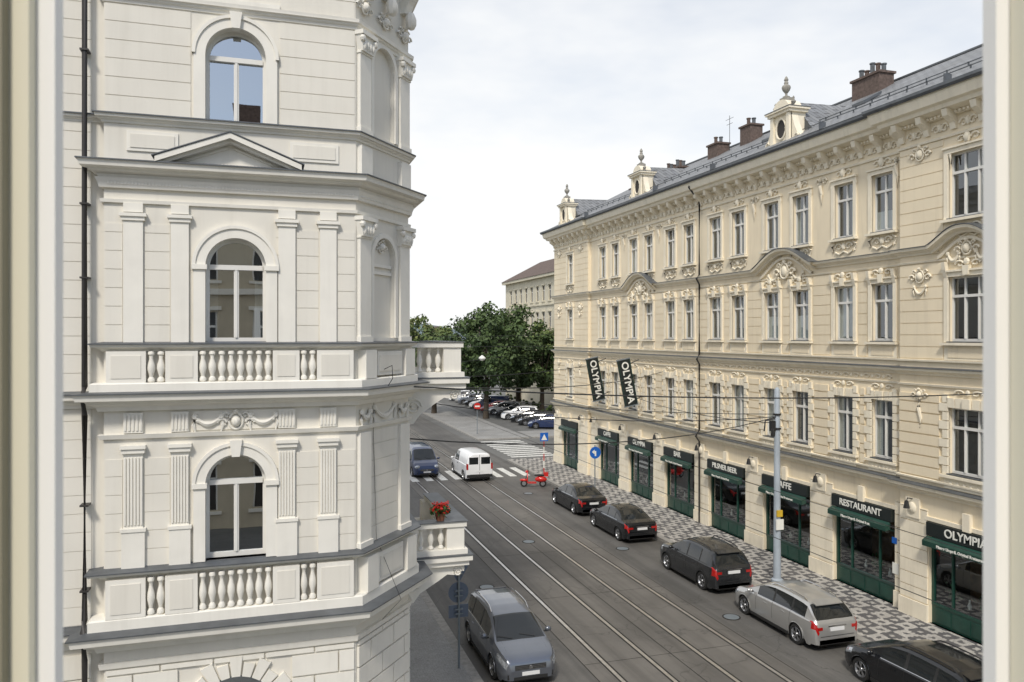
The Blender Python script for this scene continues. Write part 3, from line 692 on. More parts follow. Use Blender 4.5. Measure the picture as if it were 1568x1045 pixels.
rf.poly([(31,2,21.5),(31,55,21.5),(36.6,58.7,18.22),(36.6,2,18.22)],'slate')
rf.poly([(21.1,58.7,18.22),(36.6,58.7,18.22),(31,55,21.5),(27.2,55,21.5)],'slate')
rf.poly([(21.1,2,18.22),(36.6,2,18.22),(31,2,21.5),(27.2,2,21.5)],'slate')
rf.box(W0,27.1,27.3,2,55,21.48,21.56,'zinc')
for k in range(2):
    x=22.2+k*.9; z=18.22+(x-21.1)*3.28/6.1
    y=3
    while y<57: rf.box(W0,x,x+.04,y,y+.04,z,z+.14,'zinc'); y+=.9
    rf.box(W0,x,x+.03,3,57,z+.1,z+.13,'zinc')
for y in (26.5,32.8,47.2):
    rf.prism(frame((0,y),(0,1),(1,0)),[(23.6,19.60),(24.5,20.08),(24.5,20.2),(23.6,19.72)],0,.7,'zinc','vz')
for y in (20,26,34,40,50): rf.box(W0,21.0,21.3,y,y+.05,18.2,18.5,'zinc')
wb.build('walls',RB); wn.build('windows',RB); tr.build('stucco_ornament',RB); sh.build('shopfronts',RB)
URN=[(.0,0),(.16,0),(.16,.06),(.06,.1),(.05,.2),(.16,.34),(.2,.46),(.17,.54),(.08,.6),(.1,.66),(.07,.74),(.1,.8),(.05,.92),(0,.98)]
M['urn']=pm('weathered_stone',(.30,.285,.25),.9,.3,4)
for c,T,s_ in ((29.42,TR,1.0),(43.43,TR,1.0),(55.3,TR2,.95)):
    w=.66*s_
    rf.box(T,c-w,c+w,-.5,.25,18.1,19.75,'rtrim')
    rf.box(T,c-w-.12,c+w+.12,-.5,.34,18.1,18.5,'rtrim')
    for f in (-1,1):
        rf.box(T,c+f*(w-.1)-.1,c+f*(w-.1)+.1,.2,.36,18.5,19.7,'rtrim')
        rf.prism(T,[(c+f*w,18.3),(c+f*(w+.62),18.3),(c+f*(w+.58),18.6),(c+f*(w+.34),18.8),(c+f*(w+.16),19.15),(c+f*w,19.6)],-.1,.22,'rtrim')
        scroll(rf,T,c+f*(w+.32),18.58,.3,.3,.24,'rtrim',f)
    rf.box(T,c-w-.12,c+w+.12,-.55,.42,19.72,19.84,'rtrim'); rf.box(T,c-w-.2,c+w+.2,-.6,.5,19.84,19.92,'rtrim'); rf.box(T,c-w-.22,c+w+.22,-.62,.52,19.921,19.945,'zinc')
    rf.prism(T,[(c-w*.9,19.95),(c+w*.9,19.95)]+[(c+w*.8*cos(pi*i/10),19.97+.42*sin(pi*i/10)) for i in range(11)],-.4,.3,'rtrim')
    rf.box(T,c-.2,c+.2,-.2,.2,20.3,20.5,'urn')
    rf.lathe(T,c,0,20.5,URN,'urn',10)
    for f in (-1,1): rf.lathe(T,c+f*w*.95,.1,19.94,[(r*.55,z*.5) for r,z in URN],'urn',8)
    rf.prism(T,[(c+.3*cos(2*pi*i/16),19.1+.42*sin(2*pi*i/16)) for i in range(16)],.24,.262,'room')
    rf.tube(T,[(c+.33*cos(2*pi*i/16),.27,19.1+.45*sin(2*pi*i/16)) for i in range(17)],.05,'rtrim',6)
    w2=1.15
    for f in (-1,1):
        rf.poly([T(c+f*w2,-.42,18.95),T(c,-.42,20.35),T(c,-4.0,20.45),T(c+f*(w2+.1),-1.6,19.0)],'slate')
    rf.poly([T(c-w2,-.44,18.4),T(c-w2,-.44,18.95),T(c,-.44,20.35),T(c+w2,-.44,18.95),T(c+w2,-.44,18.4)],'zinc')
rf.build('roof',RB)
ch=MB()
for (y,x,wd,zt,n) in ((29.0,26.3,1.7,21.75,5),(41.2,26,1.1,21.5,2),(38.3,26.3,1.0,21.9,2),(35.6,26.6,.5,21.7,1),(46.3,26,2.4,21.0,6),(50,26.3,1.0,21.2,2),(53,26.5,.8,21.0,1)):
    ch.box(W0,x-.4,x+.4,y-wd/2,y+wd/2,19.5,zt-.1,'brick'); ch.box(W0,x-.47,x+.47,y-wd/2-.07,y+wd/2+.07,zt-.1,zt,'brick')
    for i in range(n):
        yy=y-wd/2+wd*(i+.5)/n; ch.lathe(W0,x,yy,zt,[(.1,0),(.1,.3+.12*(i%3)),(.13,.31+.12*(i%3)),(.13,.37+.12*(i%3)),(.0,.37+.12*(i%3))],'brick' if i%2 else 'zinc',8)
ch.tube(W0,[(26,40,20.8),(26,40,22.9)],.015,'ironb',5); ch.box(W0,25.99,26.01,39.6,40.4,22.7,22.715,'ironb'); ch.box(W0,25.99,26.01,39.7,40.3,22.4,22.415,'ironb')
ch.build('chimneys',RB)
for i,(Y,zc) in enumerate(((43.2,7.15),(48.0,7.1))):
    e=empty('restaurant_projecting_sign',(20.95,Y,zc)); e.rotation_euler[1]=radians(-11)
    s_=MB(); s_.box(W0,-.42,.42,-.06,.06,-1.4,1.4,'black'); s_.box(W0,-.45,.45,-.075,.075,1.4,1.46,'iron'); s_.box(W0,-.45,.45,-.075,.075,-1.46,-1.4,'iron')
    for q in (-.40,.37): s_.box(W0,q,q+.03,-.066,.066,-1.35,1.35,'green')
    s_.tube(W0,[(.42,0,1.1),(1.0,0,1.2)],.03,'ironb',6); s_.tube(W0,[(.42,0,-1.1),(1.25,0,-.95)],.03,'ironb',6)
    s_.build('sign_board',e)
    c=bpy.data.curves.new('lettering','FONT'); c.body='OLYMPIA'; c.size=.62; c.extrude=.006; c.align_x='CENTER'; c.align_y='CENTER'; c.offset=.012
    c.materials.append(M['signw']); o=bpy.data.objects.new('lettering',c); scene.collection.objects.link(o); o.parent=e
    o.matrix_local=Matrix(((0,1,0,0),(0,0,-1,-.07),(-1,0,0,0),(0,0,0,1)))

# ============================================================ FAR BUILDING
FB=empty('distant_apartment_building'); fb=MB(); M['fw']=pm('plaster_pale_yellow',(.66,.61,.48),.85,.1,1); M['fr']=pm('tile_roof_brown',(.12,.085,.07),.8,.3,3)
TF=frame((38,0),(0,1),(-1,0)); fo=[]
for i in range(12):
    u=92+i*2.6
    for z in (3.5,7.4,11.2,15.0): fo.append((u,u+1.1,z,z+2.1))
wall(fb,TF,90,124,0,18.6,fo,'fw',.2)
for o in fo:
    fb.box(TF,o[0],o[1],-.25,-.2,o[2],o[3],'room'); fb.box(TF,(o[0]+o[1])/2-.05,(o[0]+o[1])/2+.05,-.2,-.15,o[2],o[3],'wood_w'); fb.box(TF,o[0],o[1],-.2,-.16,o[2]+1.4,o[2]+1.5,'wood_w')
    fb.box(TF,o[0]-.15,o[1]+.15,-.02,.12,o[3]+.1,o[3]+.25,'fw'); fb.box(TF,o[0]-.15,o[1]+.15,-.02,.12,o[2]-.2,o[2]-.05,'fw')
for z in (6.6,10.4,14.3): fb.box(TF,90,124,-.02,.15,z,z+.2,'fw')
fb.box(TF,89.8,124.2,-.02,.6,18.3,18.7,'fw'); fb.poly([(37.3,89.8,18.7),(37.3,124.4,18.7),(43,121,22),(43,89.8,22)],'fr'); fb.poly([(37.3,124.4,18.7),(50,124.4,18.7),(43,121,22)],'fr')
fb.poly([(38,124,0),(52,124,0),(52,124,18.6),(38,124,18.6)],'fw'); fb.poly([(43,89.8,22),(43,121,22),(50,124.4,18.7),(50,89.8,18.7)],'fr')
T2=frame((36.5,0),(0,1),(-1,0)); fb.box(T2,78,94,-12,0,0,18.5,'fw'); fb.prism(T2,[(.3,18.5),(-1,21.2),(-10,21.2),(-12,18.5)],78,94,'slate','vz')
for i in range(5): fb.box(T2,80+i*2.8,81.2+i*2.8,-.8,.05,18.9,20.6,'fw'); fb.box(T2,80.2+i*2.8,81+i*2.8,.05,.06,19.1,20.4,'room')
for i in range(5):
    for z in (3.5,7.4,11.2,15.0): fb.box(T2,80+i*2.8,81.2+i*2.8,-.1,.012,z,z+2.1,'room'); fb.box(T2,79.85+i*2.8,81.35+i*2.8,-.1,.14,z+2.12,z+2.3,'fw'); fb.box(T2,80.57+i*2.8,80.63+i*2.8,.0,.03,z,z+2.1,'wood_w')
fb.build('walls_and_roof',FB)

# ============================================================ GROUND
def sheet(name,pts,z,mat):
    m=MB(); m.poly([(x,y,z) for x,y in pts],mat); return m.build(name)
M['earth']=pm('ground_dull_green',(.07,.085,.045),.95,.3,.01)
sheet('ground',[(-3000,-600),(3000,-600),(3000,4000),(-3000,4000)],-.02,'earth')
sheet('street_asphalt',[(-80,-30),(90,-30),(90,180),(-80,180)],-.008,'asph3')
sheet('road',[(5.95,-30),(18.4,-30),(18.4,260),(5.95,260)],-.004,'asph')
sheet('tram_track_bed',[(9.2,-30),(15.15,-30),(15.15,255),(9.2,255)],0,'asph2')
rl=MB()
for xc in (10.6,13.75):
    for s_ in (-1,1):
        x=xc+s_*.7175
        rl.poly([(x-.055,-30,.004),(x+.055,-30,.004),(x+.055,255,.004),(x-.055,255,.004)],'rail')
        x2=x-s_*.085; rl.poly([(x2-.03,-30,.005),(x2+.03,-30,.005),(x2+.03,255,.005),(x2-.03,255,.005)],'groove')
        x3=x+s_*.085; rl.poly([(x3-.028,-30,.0045),(x3+.028,-30,.0045),(x3+.028,255,.0045),(x3-.028,255,.0045)],'groove')
for y in range(-20,140,6):
    rl.poly([(9.22,y,.003),(15.1,y,.003),(15.1,y+.025,.003),(9.22,y+.025,.003)],'groove')
for x in (9.22,12.17,15.1): rl.poly([(x-.015,-30,.0035),(x+.015,-30,.0035),(x+.015,250,.0035),(x-.015,250,.0035)],'groove')
rl.build('tram_rails')
mk=MB()
x=6.6
while x<18: mk.poly([(x,53,.008),(x+.5,53,.008),(x+.5,56.6,.008),(x,56.6,.008)],'paint'); x+=1.0
y=61.2
while y<71.5: mk.poly([(19.3,y,.008),(23.2,y,.008),(23.2,y+.55,.008),(19.3,y+.55,.008)],'paint'); y+=1.05
mk.build('crosswalk_road_markings')
mh=MB()
for x,y in ((16.0,33.5),(8.4,30),(8.3,40.5),(12.2,36),(15.8,24.2),(15.9,47)):
    mh.lathe(W0,x,y,.0,[(0,.009),(.3,.009),(.32,.009),(.32,0)],'groove',20)
    mh.lathe(W0,x,y,.0,[(0,.011),(.27,.011)],'iron',20)
for y in (27,41): mh.box(W0,17.95,18.35,y,y+.5,-.01,.01,'groove')
mh.build('manhole_covers')
def pavement(name,x0,x1,y0,y1,mat,sides):
    p=MB(); p.box(W0,x0,x1,y0,y1,-.05,.12,mat); k=.3
    for s_ in sides:
        if s_=='w': a=(x0-k,x0,y0,y1)
        if s_=='e': a=(x1,x1+k,y0,y1)
        if s_=='n': a=(x0-(k if 'w' in sides else 0),x1+(k if 'e' in sides else 0),y1,y1+k)
        if s_=='s': a=(x0-(k if 'w' in sides else 0),x1+(k if 'e' in sides else 0),y0-k,y0)
        L=a[1]-a[0] if s_ in 'ns' else a[3]-a[2]; n=max(1,int(L/1.2))
        for i in range(n):
            if s_ in 'ns': p.box(W0,a[0]+L*i/n+.006,a[0]+L*(i+1)/n-.006,a[2],a[3],-.05,.125,'granite')
            else: p.box(W0,a[0],a[1],a[2]+L*i/n+.006,a[2]+L*(i+1)/n-.006,-.05,.125,'granite')
    return p.build(name)
pavement('sidewalk',18.7,22.3,-20,59.7,'mosaic','w')
pavement('sidewalk',22.3,60,58.0,59.7,'mosaic','n')
pavement('sidewalk',1.0,5.65,13.5,44,'cobble','e')
pavement('sidewalk',19.6,24.5,72.4,118,'cobble','ws')
pavement('sidewalk',24.8,60,72.4,77,'cobble','s')

# ============================================================ VEHICLES
M['tyre']=pm('tyre_rubber',(.018,.018,.018),.85,.1); M['rim']=pm('alloy_rim',(.45,.46,.48),.3,.05,metal=.85)
M['cglass']=pm('car_glass',(.012,.015,.017),.04,.05,spec=.6,coat=.25); M['trim']=pm('car_black_trim',(.02,.02,.02),.55,.05)
M['lamp']=pm('headlamp_glass',(.45,.48,.52),.1,.4,14,metal=.5,coat=1); M['tail']=pm('tail_lamp_red',(.40,.01,.008),.15,.1,coat=.6); M['chrome']=pm('chrome',(.65,.65,.66),.12,.02,metal=1)
M['plate']=pm('number_plate',(.75,.76,.76),.4,.02)
PAINT={'black':pm('car_paint_black',(.008,.009,.011),.2,.05,coat=.35),'dgrey':pm('car_paint_dark_grey',(.028,.03,.033),.25,.05,coat=.5,metal=.3),
 'silver':pm('car_paint_silver',(.50,.50,.49),.3,.03,coat=.8,metal=.6),'white':pm('car_paint_white',(.80,.81,.82),.3,.03,coat=.6),
 'grey':pm('car_paint_grey',(.16,.175,.205),.28,.03,coat=.9,metal=.6),'blue':pm('car_paint_navy',(.015,.03,.09),.28,.05,coat=.7),'red':pm('car_paint_red',(.4,.02,.02),.28,.05,coat=.7)}
def interp(tab,y):
    if y<=tab[0][0]: return tab[0][1]
    for (a,va),(b,vb) in zip(tab,tab[1:]):
        if y<=b: return va+(vb-va)*(y-a)/(b-a)
    return tab[-1][1]
KINDS={
'wagon':dict(L=4.65,W=.91,S=[(-2.325,.62),(-2.28,.88),(-2.15,.97),(-1,.98),(.9,.93),(1.25,.9),(1.95,.77),(2.2,.66),(2.325,.5)],
  T=[(-2.325,.64),(-2.28,.9),(-2.22,1.0),(-2.0,1.22),(-1.8,1.40),(-1.6,1.45),(-1.1,1.49),(-.5,1.505),(-.1,1.495),(.25,1.45),(.5,1.39),(.9,1.19),(1.35,.96),(1.65,.90),(1.95,.83),(2.1,.77),(2.2,.70),(2.27,.62),(2.325,.52)],
  back=(-2.22,-1.8),ws=(.5,1.35),side=[(-1.8,-1.18),(-1.10,-.24),(-.14,.70)],rails=True,tail=(.17,.11,.87)),
'suv':dict(L=4.6,W=.93,S=[(-2.3,.66),(-2.26,.95),(-2.1,1.05),(-1,1.06),(.9,1.02),(1.2,1.0),(1.95,.9),(2.2,.78),(2.3,.55)],
  T=[(-2.3,.68),(-2.26,.98),(-2.2,1.08),(-1.95,1.42),(-1.82,1.54),(-1.6,1.60),(-1.1,1.645),(-.5,1.66),(.0,1.63),(.4,1.55),(.8,1.32),(1.2,1.06),(1.6,1.01),(1.95,.96),(2.1,.90),(2.2,.82),(2.26,.7),(2.3,.57)],
  back=(-2.2,-1.82),ws=(.4,1.2),side=[(-1.8,-1.2),(-1.12,-.25),(-.15,.62)],rails=True,tail=(.2,.1,.95)),
'sedan':dict(L=4.75,W=.91,S=[(-2.375,.6),(-2.33,.86),(-2.1,.95),(-1,.95),(.9,.91),(1.25,.89),(1.95,.77),(2.25,.66),(2.375,.5)],
  T=[(-2.375,.62),(-2.33,.9),(-2.2,.99),(-1.72,1.03),(-1.35,1.2),(-.95,1.36),(-.6,1.42),(-.2,1.44),(.15,1.42),(.45,1.36),(.85,1.15),(1.25,.95),(1.6,.89),(1.95,.83),(2.1,.77),(2.25,.70),(2.32,.62),(2.375,.52)],
  back=(-1.72,-.95),ws=(.45,1.25),side=[(-1.3,-1.02),(-.95,-.2),(-.1,.68)],rails=False,tail=(.24,.08,.82)),
'mpv':dict(L=4.5,W=.92,S=[(-2.25,.66),(-2.21,.96),(-2.1,1.03),(-1,1.04),(.9,1.0),(1.25,.97),(1.7,.90),(2.0,.82),(2.15,.74),(2.22,.66),(2.25,.5)],
  T=[(-2.25,.68),(-2.21,1.0),(-2.15,1.08),(-2.03,1.4),(-1.92,1.53),(-1.7,1.59),(-1.1,1.64),(-.5,1.66),(0,1.64),(.5,1.54),(.95,1.28),(1.35,1.06),(1.6,1.01),(1.85,.95),(2.0,.90),(2.12,.83),(2.2,.74),(2.25,.52)],
  back=(-2.15,-1.92),ws=(.5,1.35),side=[(-1.85,-1.2),(-1.1,-.2),(-.1,.78)],rails=True,tail=(.12,.25,1.0)),
'van':dict(L=4.9,W=.96,S=[(-2.45,.9),(-2.42,1.1),(-2.3,1.15),(.9,1.12),(1.4,1.08),(2.05,.95),(2.35,.8),(2.45,.55)],
  T=[(-2.45,1.82),(-2.42,1.88),(-2.3,1.94),(-.5,1.98),(.5,1.95),(.85,1.85),(1.2,1.5),(1.6,1.15),(2.05,1.03),(2.35,.85),(2.45,.57)],
  back=None,ws=(.85,1.6),side=[(.0,1.05)],rails=False,tail=(.09,.3,1.1)),
}
def car(name,kind,paint,loc,yaw,full=True):
    K=KINDS[kind]; L=K['L'];W=K['W'];P=PAINT[paint]; h=L/2
    e=empty(name,(loc[0],loc[1],0),yaw)
    wy=(-h+.88,h-.9); Rw=.33 if kind in('sedan','wagon') else .35; Ra=Rw+.05
    Wt=[(-h,W*.80),(-h+.05,W*.89),(-h+.15,W*.94),(-h+.3,W*.975),(-h+.7,W),(h-.9,W),(h-.55,W*.975),(h-.35,W*.94),(h-.2,W*.89),(h-.1,W*.83),(h-.03,W*.75),(h,W*.68)]
    if kind=='van': Wt[0]=(-h,W*.93); Wt[1]=(-h+.05,W*.97); Wt[2]=(-h+.15,W*.985)
    ys={-h,h,h-.52,h-.06,-h+.26}|{y for y,_ in K['S']}|{y for y,_ in K['T']}|{y for y,_ in Wt}|{v for r in K['side'] for v in r}
    for w in wy:
        for i in range(-8,9): ys.add(round(w+Ra*sin(pi/2*i/8),4))
    for i in range(1,24): ys.add(round(-h+L*i/24,3))
    ys=sorted(ys); ys=[y for i,y in enumerate(ys) if i==0 or y-ys[i-1]>.004]
    def ring(y):
        w=interp(Wt,y); S=interp(K['S'],y); T=interp(K['T'],y); hh=max(T-S,.02); zb=.2
        if y>h-.25 or y<-h+.2: zb=.26
        for q in wy:
            if abs(y-q)<Ra: zb=max(zb,Rw+sqrt(max(0,Ra*Ra-(y-q)**2)))
        z2=max(zb+.01,min(.42,S-.12)); z3=max(z2+.01,min(.74,S-.07))
        if y>h-.6: z3=max(z2+.01,min(z3,S-.13))
        z4=max(z3+.01,S-.03)
        gl=w*.9
        k=.16 if kind=='van' else .30
        return [(w*.965,zb),(w*.995,z2),(w*1.0,z3),(w*.965,z4),(gl+.02,S),(gl-k*hh*.8,S+.80*hh),(max(.2,gl-k*hh-.05),S+.91*hh),(max(.18,gl-k*hh-.14),S+.965*hh),(gl*.40,T-.008),(0,T)]
    R_=[ring(y) for y in ys]; b=MB()
    nP=10
    for y,r in zip(ys,R_):
        for x,z in r: b.v.append((x,y,z))
        for x,z in r: b.v.append((-x,y,z))
    kp=b.mi(P); kg=b.mi('cglass'); kt=b.mi('trim'); kl=b.mi('lamp'); kr=b.mi('tail')
    def inr(m,rg): return rg and rg[0]-1e-4<=m<=rg[1]+1e-4
    for i in range(len(ys)-1):
        m=(ys[i]+ys[i+1])/2; A=i*2*nP; B=(i+1)*2*nP
        for j in range(nP-1):
            mat=kp
            if j==4 and inr(m,(K['side'][0][0],K['side'][-1][1])):
                mat=kg if any(inr(m,q) for q in K['side']) else kt
            if j in (6,7,8) and (inr(m,K['back']) or inr(m,K['ws'])): mat=kg
            if kind!='van' and j in (2,3) and inr(m,(h-.52,h-.05)): mat=kl
            if kind!='van' and j in (3,) and inr(m,(-h+.01,-h+.27)): mat=kr
            if kind!='van' and j==2 and inr(m,(-h+.01,-h+.2)): mat=kr
            for o in (0,nP):
                f=(A+o+j,A+o+j+1,B+o+j+1,B+o+j)
                b.f.append(f if o else f[::-1]); b.m.append(mat)
    for i in (0,len(ys)-1):
        A=i*2*nP; idx=[A+j for j in range(nP)]+[A+nP+j for j in range(nP-2,-1,-1)]
        b.f.append(tuple(idx)); b.m.append(kp)
    b.build('body',e,angle=34)
    d=MB()
    d.box(W0,-W*.68,W*.68,-h+.12,h-.15,.16,.6,'trim')
    def seam(y,j0=1,j1=4):
        r=ring(y)
        for s_ in (-1,1):
            for j in range(j0,j1):
                (x0,z0),(x1,z1)=r[j],r[j+1]; q=.003
                d.poly([(s_*(x0+q),y-.006,z0),(s_*(x0+q),y+.006,z0),(s_*(x1+q),y+.006,z1),(s_*(x1+q),y-.006,z1)],'trim')
    if full:
        for q in ([K['side'][-1][1]+.02,K['side'][-1][0]-.05,-1.12] if kind!='van' else [.95,-.05,-1.2]): seam(q)
        for q in ((-.75,.2) if kind!='van' else (.1,)):
            r=ring(q)
            for s_ in (-1,1): d.box(W0,s_*(W-.02)-.025,s_*(W-.02)+.025,q-.1,q+.1,r[3][1]-.12,r[3][1]-.09,P if kind!='van' else 'trim')
        for s_ in (-1,1):
            d.box(W0,s_*W*.975-.02,s_*W*.975+.02,wy[0]+Ra+.02,wy[1]-Ra-.02,.18,.27,'trim')
            yy=[K['side'][0][0]+(K['side'][-1][1]-K['side'][0][0])*q/8 for q in range(9)]
            d.tube(W0,[(s_*(ring(y)[4][0]+.004),y,ring(y)[4][1]+.004) for y in yy],.011,'chrome' if paint in('silver','grey','black') else 'trim',4)
            for q in wy: d.tube(W0,[(s_*(W+.0),q+Ra*cos(pi*t/12),Rw+Ra*sin(pi*t/12)) for t in range(13)],.012,'trim' if kind in('suv','van') else P,5)
    tw,th,tz=K['tail']
    for s_ in (-1,1):
        if kind!='van':
            d.box(W0,s_*(W*.80-tw*.5)-tw*.5,s_*(W*.80-tw*.5)+tw*.5,-h-.004,-h+.06,min(tz-th*.6,interp(K['T'],-h+.03)-.1),min(tz+th*.4,interp(K['T'],-h+.03)-.01),'tail')
        d.ell(W0,(s_*W*.60,h-.045,.36),(.09,.04,.04),'lamp',8,4); d.box(W0,s_*W*.6-.13,s_*W*.6+.13,h-.08,h-.012,.29,.43,'trim')
        my=K['ws'][0]+.42; mz=interp(K['S'],my)+.1
        d.ell(W0,(s_*(W+.09),my,mz),(.11,.06,.075),P,10,6); d.box(W0,s_*(W+.0)-.06,s_*(W+.0)+.06,my-.02,my+.03,mz-.07,mz-.03,'trim')
    zp=.66 if kind!='suv' else .8
    d.box(W0,-.26,.26,-h-.012,-h+.03,zp,zp+.11,'plate')
    d.box(W0,-W*.74,W*.74,-h+.0,-h+.08,.24,.40,'trim'); d.box(W0,-W*.7,W*.7,-h-.006,-h+.05,.50,.515,'trim')
    d.box(W0,-.26,.26,h-.03,h+.018,.38,.48,'plate')
    gz=.52 if kind!='mpv' else .55
    d.box(W0,-W*.50,W*.50,h-.08,h+.006,gz-.02,gz+.11,'trim')
    for q in (gz,gz+.04,gz+.08): d.box(W0,-W*.49,W*.49,h-.06,h+.012,q,q+.011,'chrome')
    d.lathe(lambda a,b_,c:(a,h+.0+c,gz+.045+b_),0,0,0,[(0,.02),(.05,.02),(.06,0)],'chrome',14)
    d.box(W0,-W*.55,W*.55,h-.08,h+.004,.26,.35,'trim')
    if K['rails']:
        for s_ in (-1,1):
            pts=[(s_*(W*.64),y,interp(K['T'],y)) for y in (-1.65,-1.5,-1.0,-.4,.0,.25)]
            pts=[(p[0],p[1],p[2]+(.03 if 0<i<5 else -.05)) for i,p in enumerate(pts)]
            d.tube(W0,pts,.018,'chrome' if paint in('grey','silver') else 'trim',6)
    if K['back']:
        d.box(W0,-.34,.34,-h-.004,-h+.05,zp+.15,zp+.17,'chrome')
        if kind in('wagon','suv','mpv'):
            yb=K['back'][1]; zt=interp(K['T'],yb)
            A=[(x,y,z) for x in (-W*.56,W*.56) for (y,z) in ((yb-.15,zt-.05),(yb-.15,zt-.02),(yb+.08,zt+.028),(yb+.08,zt-.01))]
            for f in ((0,1,2,3),(7,6,5,4),(0,4,5,1),(1,5,6,2),(2,6,7,3),(3,7,4,0)): d.poly([A[i] for i in f],P)
    if kind=='van':
        for s_ in (-1,1):
            d.box(W0,s_*.42-.32,s_*.42+.32,-h-.006,-h+.02,1.2,1.68,'cglass')
            d.box(W0,s_*.86-.06,s_*.86+.06,-h-.01,-h+.1,.85,1.25,'tail')
            d.ell(W0,(s_*W*.70,h-.14,.78),(.19,.13,.12),'lamp',12,6)
        d.box(W0,-.012,.012,-h-.004,-h+.02,.4,1.85,'trim'); d.box(W0,-.9,.9,-h-.04,-h+.06,.3,.5,'trim')
    for s_ in (-1,1):
        y0=K['ws'][1]-.04; z0=interp(K['T'],y0)+.015; d.tube(W0,[(s_*.35-.1,y0,z0),(s_*.35+.35,y0-.12,interp(K['T'],y0-.12)+.02)],.008,'trim',4)
    if full:
        for s_ in (-1,1): d.tube(W0,[(s_*W*.66,y,interp(K['T'],y)-.008) for y in (K['ws'][1]+.05,h-.6,h-.4)],.006,'trim',4)
    d.build('lights_and_trim',e)
    ns=24 if full else 12
    for i,y in enumerate(wy):
        for s_ in (-1,1):
            w=MB(); xo=W-.015; xi=xo-.22
            TX=lambda a,bb,c,s_=s_,y=y:(s_*c,y+a,Rw+bb)
            w.grid([[TX(r*cos(2*pi*j/ns),r*sin(2*pi*j/ns),x) for j in range(ns)] for r,x in ((Rw*.6,xi),(Rw*.94,xi),(Rw,xi+.04),(Rw,xo-.04),(Rw*.95,xo),(Rw*.72,xo+.004),(Rw*.68,xo-.02))],'tyre',True)
            w.grid([[TX(r*cos(2*pi*j/ns),r*sin(2*pi*j/ns),x) for j in range(ns)] for r,x in ((Rw*.70,xo-.015),(Rw*.66,xo-.0),(Rw*.60,xo-.06))],'rim',True)
            w.grid([[TX(r*cos(2*pi*j/ns),r*sin(2*pi*j/ns),x) for j in range(ns)] for r,x in ((Rw*.62,xo-.07),(.001,xo-.07))],'trim',True)
            for k in range(5):
                a=2*pi*k/5+.3
                for da in (-.13,.13):
                    p0=(.03*cos(a),.03*sin(a)); p1=(Rw*.64*cos(a+da*1.3),Rw*.64*sin(a+da*1.3)); nx,ny=-sin(a)*.018,cos(a)*.018
                    w.poly([TX(p0[0]-nx,p0[1]-ny,xo-.025),TX(p0[0]+nx,p0[1]+ny,xo-.025),TX(p1[0]+nx,p1[1]+ny,xo-.008),TX(p1[0]-nx,p1[1]-ny,xo-.008)],'rim')
            w.grid([[TX(r*cos(2*pi*j/12),r*sin(2*pi*j/12),x) for j in range(12)] for r,x in ((.06,xo-.03),(.05,xo-.01),(.001,xo-.008))],'rim',True)
            w.build('wheel_%s_%s'%('front' if i else 'rear','right' if s_>0 else 'left'),e)
    return e
car('parked_estate_car','wagon','silver',(17.3,22.9),0)
car('parked_suv','suv','dgrey',(17.3,28.6),0)
car('parked_sedan_car','sedan','black',(17.3,36.4),0)
car('parked_sedan_car','sedan','black',(17.35,42.3),0)
car('parked_black_car','wagon','black',(17.35,17.2),0)
car('parked_minivan_car','mpv','grey',(7.2,23.3),pi)
car('white_delivery_van','van','white',(14.0,54.2),0)
car('blue_van','van','blue',(10.85,56.6),pi)
cols=['blue','dgrey','black','white','dgrey','silver','red','blue','white','black','grey','silver','white','dgrey']
kinds=['van','wagon','sedan','suv','wagon','mpv','wagon']
for i in range(13):
    car('parked_car',kinds[i%7] if i else 'wagon',cols[i%14],(29.2+random.uniform(-.2,.2),79.5+i*3.1),radians(68),False)
for i in range(7):
    car('parked_car',kinds[(i+3)%7],cols[(i+5)%14],(22.5+i*.3,121+i*5),radians(0),False)

SC=empty('red_motor_scooter',(16.9,48.9,0),radians(70)); s_=MB()
for y in (-.62,.62):
    TX=lambda a,b,c,y=y:(c,y+a,.24+b)
    s_.grid([[TX(r*cos(2*pi*j/16),r*sin(2*pi*j/16),x) for j in range(16)] for r,x in ((.12,-.05),(.22,-.05),(.24,0),(.22,.05),(.12,.05),(.0,.03))],'tyre',True)
    s_.grid([[TX(r*cos(2*pi*j/16),r*sin(2*pi*j/16),x) for j in range(16)] for r,x in ((.13,-.052),(.0,-.055))],'rim',True)
s_.ell(W0,(0,-.5,.52),(.2,.42,.2),'red',10,6); s_.ell(W0,(0,-.42,.78),(.14,.4,.08),'trim',10,5)
s_.box(W0,-.16,.16,-.2,.35,.26,.34,'red'); s_.prism(W0,[(-.2,.3),(.2,.3),(.24,.7),(.12,.98),(-.12,.98),(-.24,.7)],.36,.42,'red')
s_.ell(W0,(0,.62,.45),(.09,.28,.1),'red',8,5); s_.ell(W0,(0,.42,1.0),(.13,.13,.1),'red',8,5)
s_.tube(W0,[(0,.62,.24),(0,.45,.7),(0,.38,1.05)],.03,'trim',6); s_.tube(W0,[(-.32,.3,1.06),(0,.38,1.04),(.32,.3,1.06)],.018,'trim',6)
s_.ell(W0,(0,.54,1.0),(.06,.04,.06),'lamp',8,4); s_.box(W0,-.16,.16,-.98,-.72,.72,.98,'red')
for q in (-1,1): s_.tube(W0,[(q*.28,.36,1.06),(q*.34,.36,1.22)],.01,'trim',4); s_.ell(W0,(q*.35,.36,1.25),(.05,.015,.04),'trim',6,4)
s_.build('scooter_body',SC)

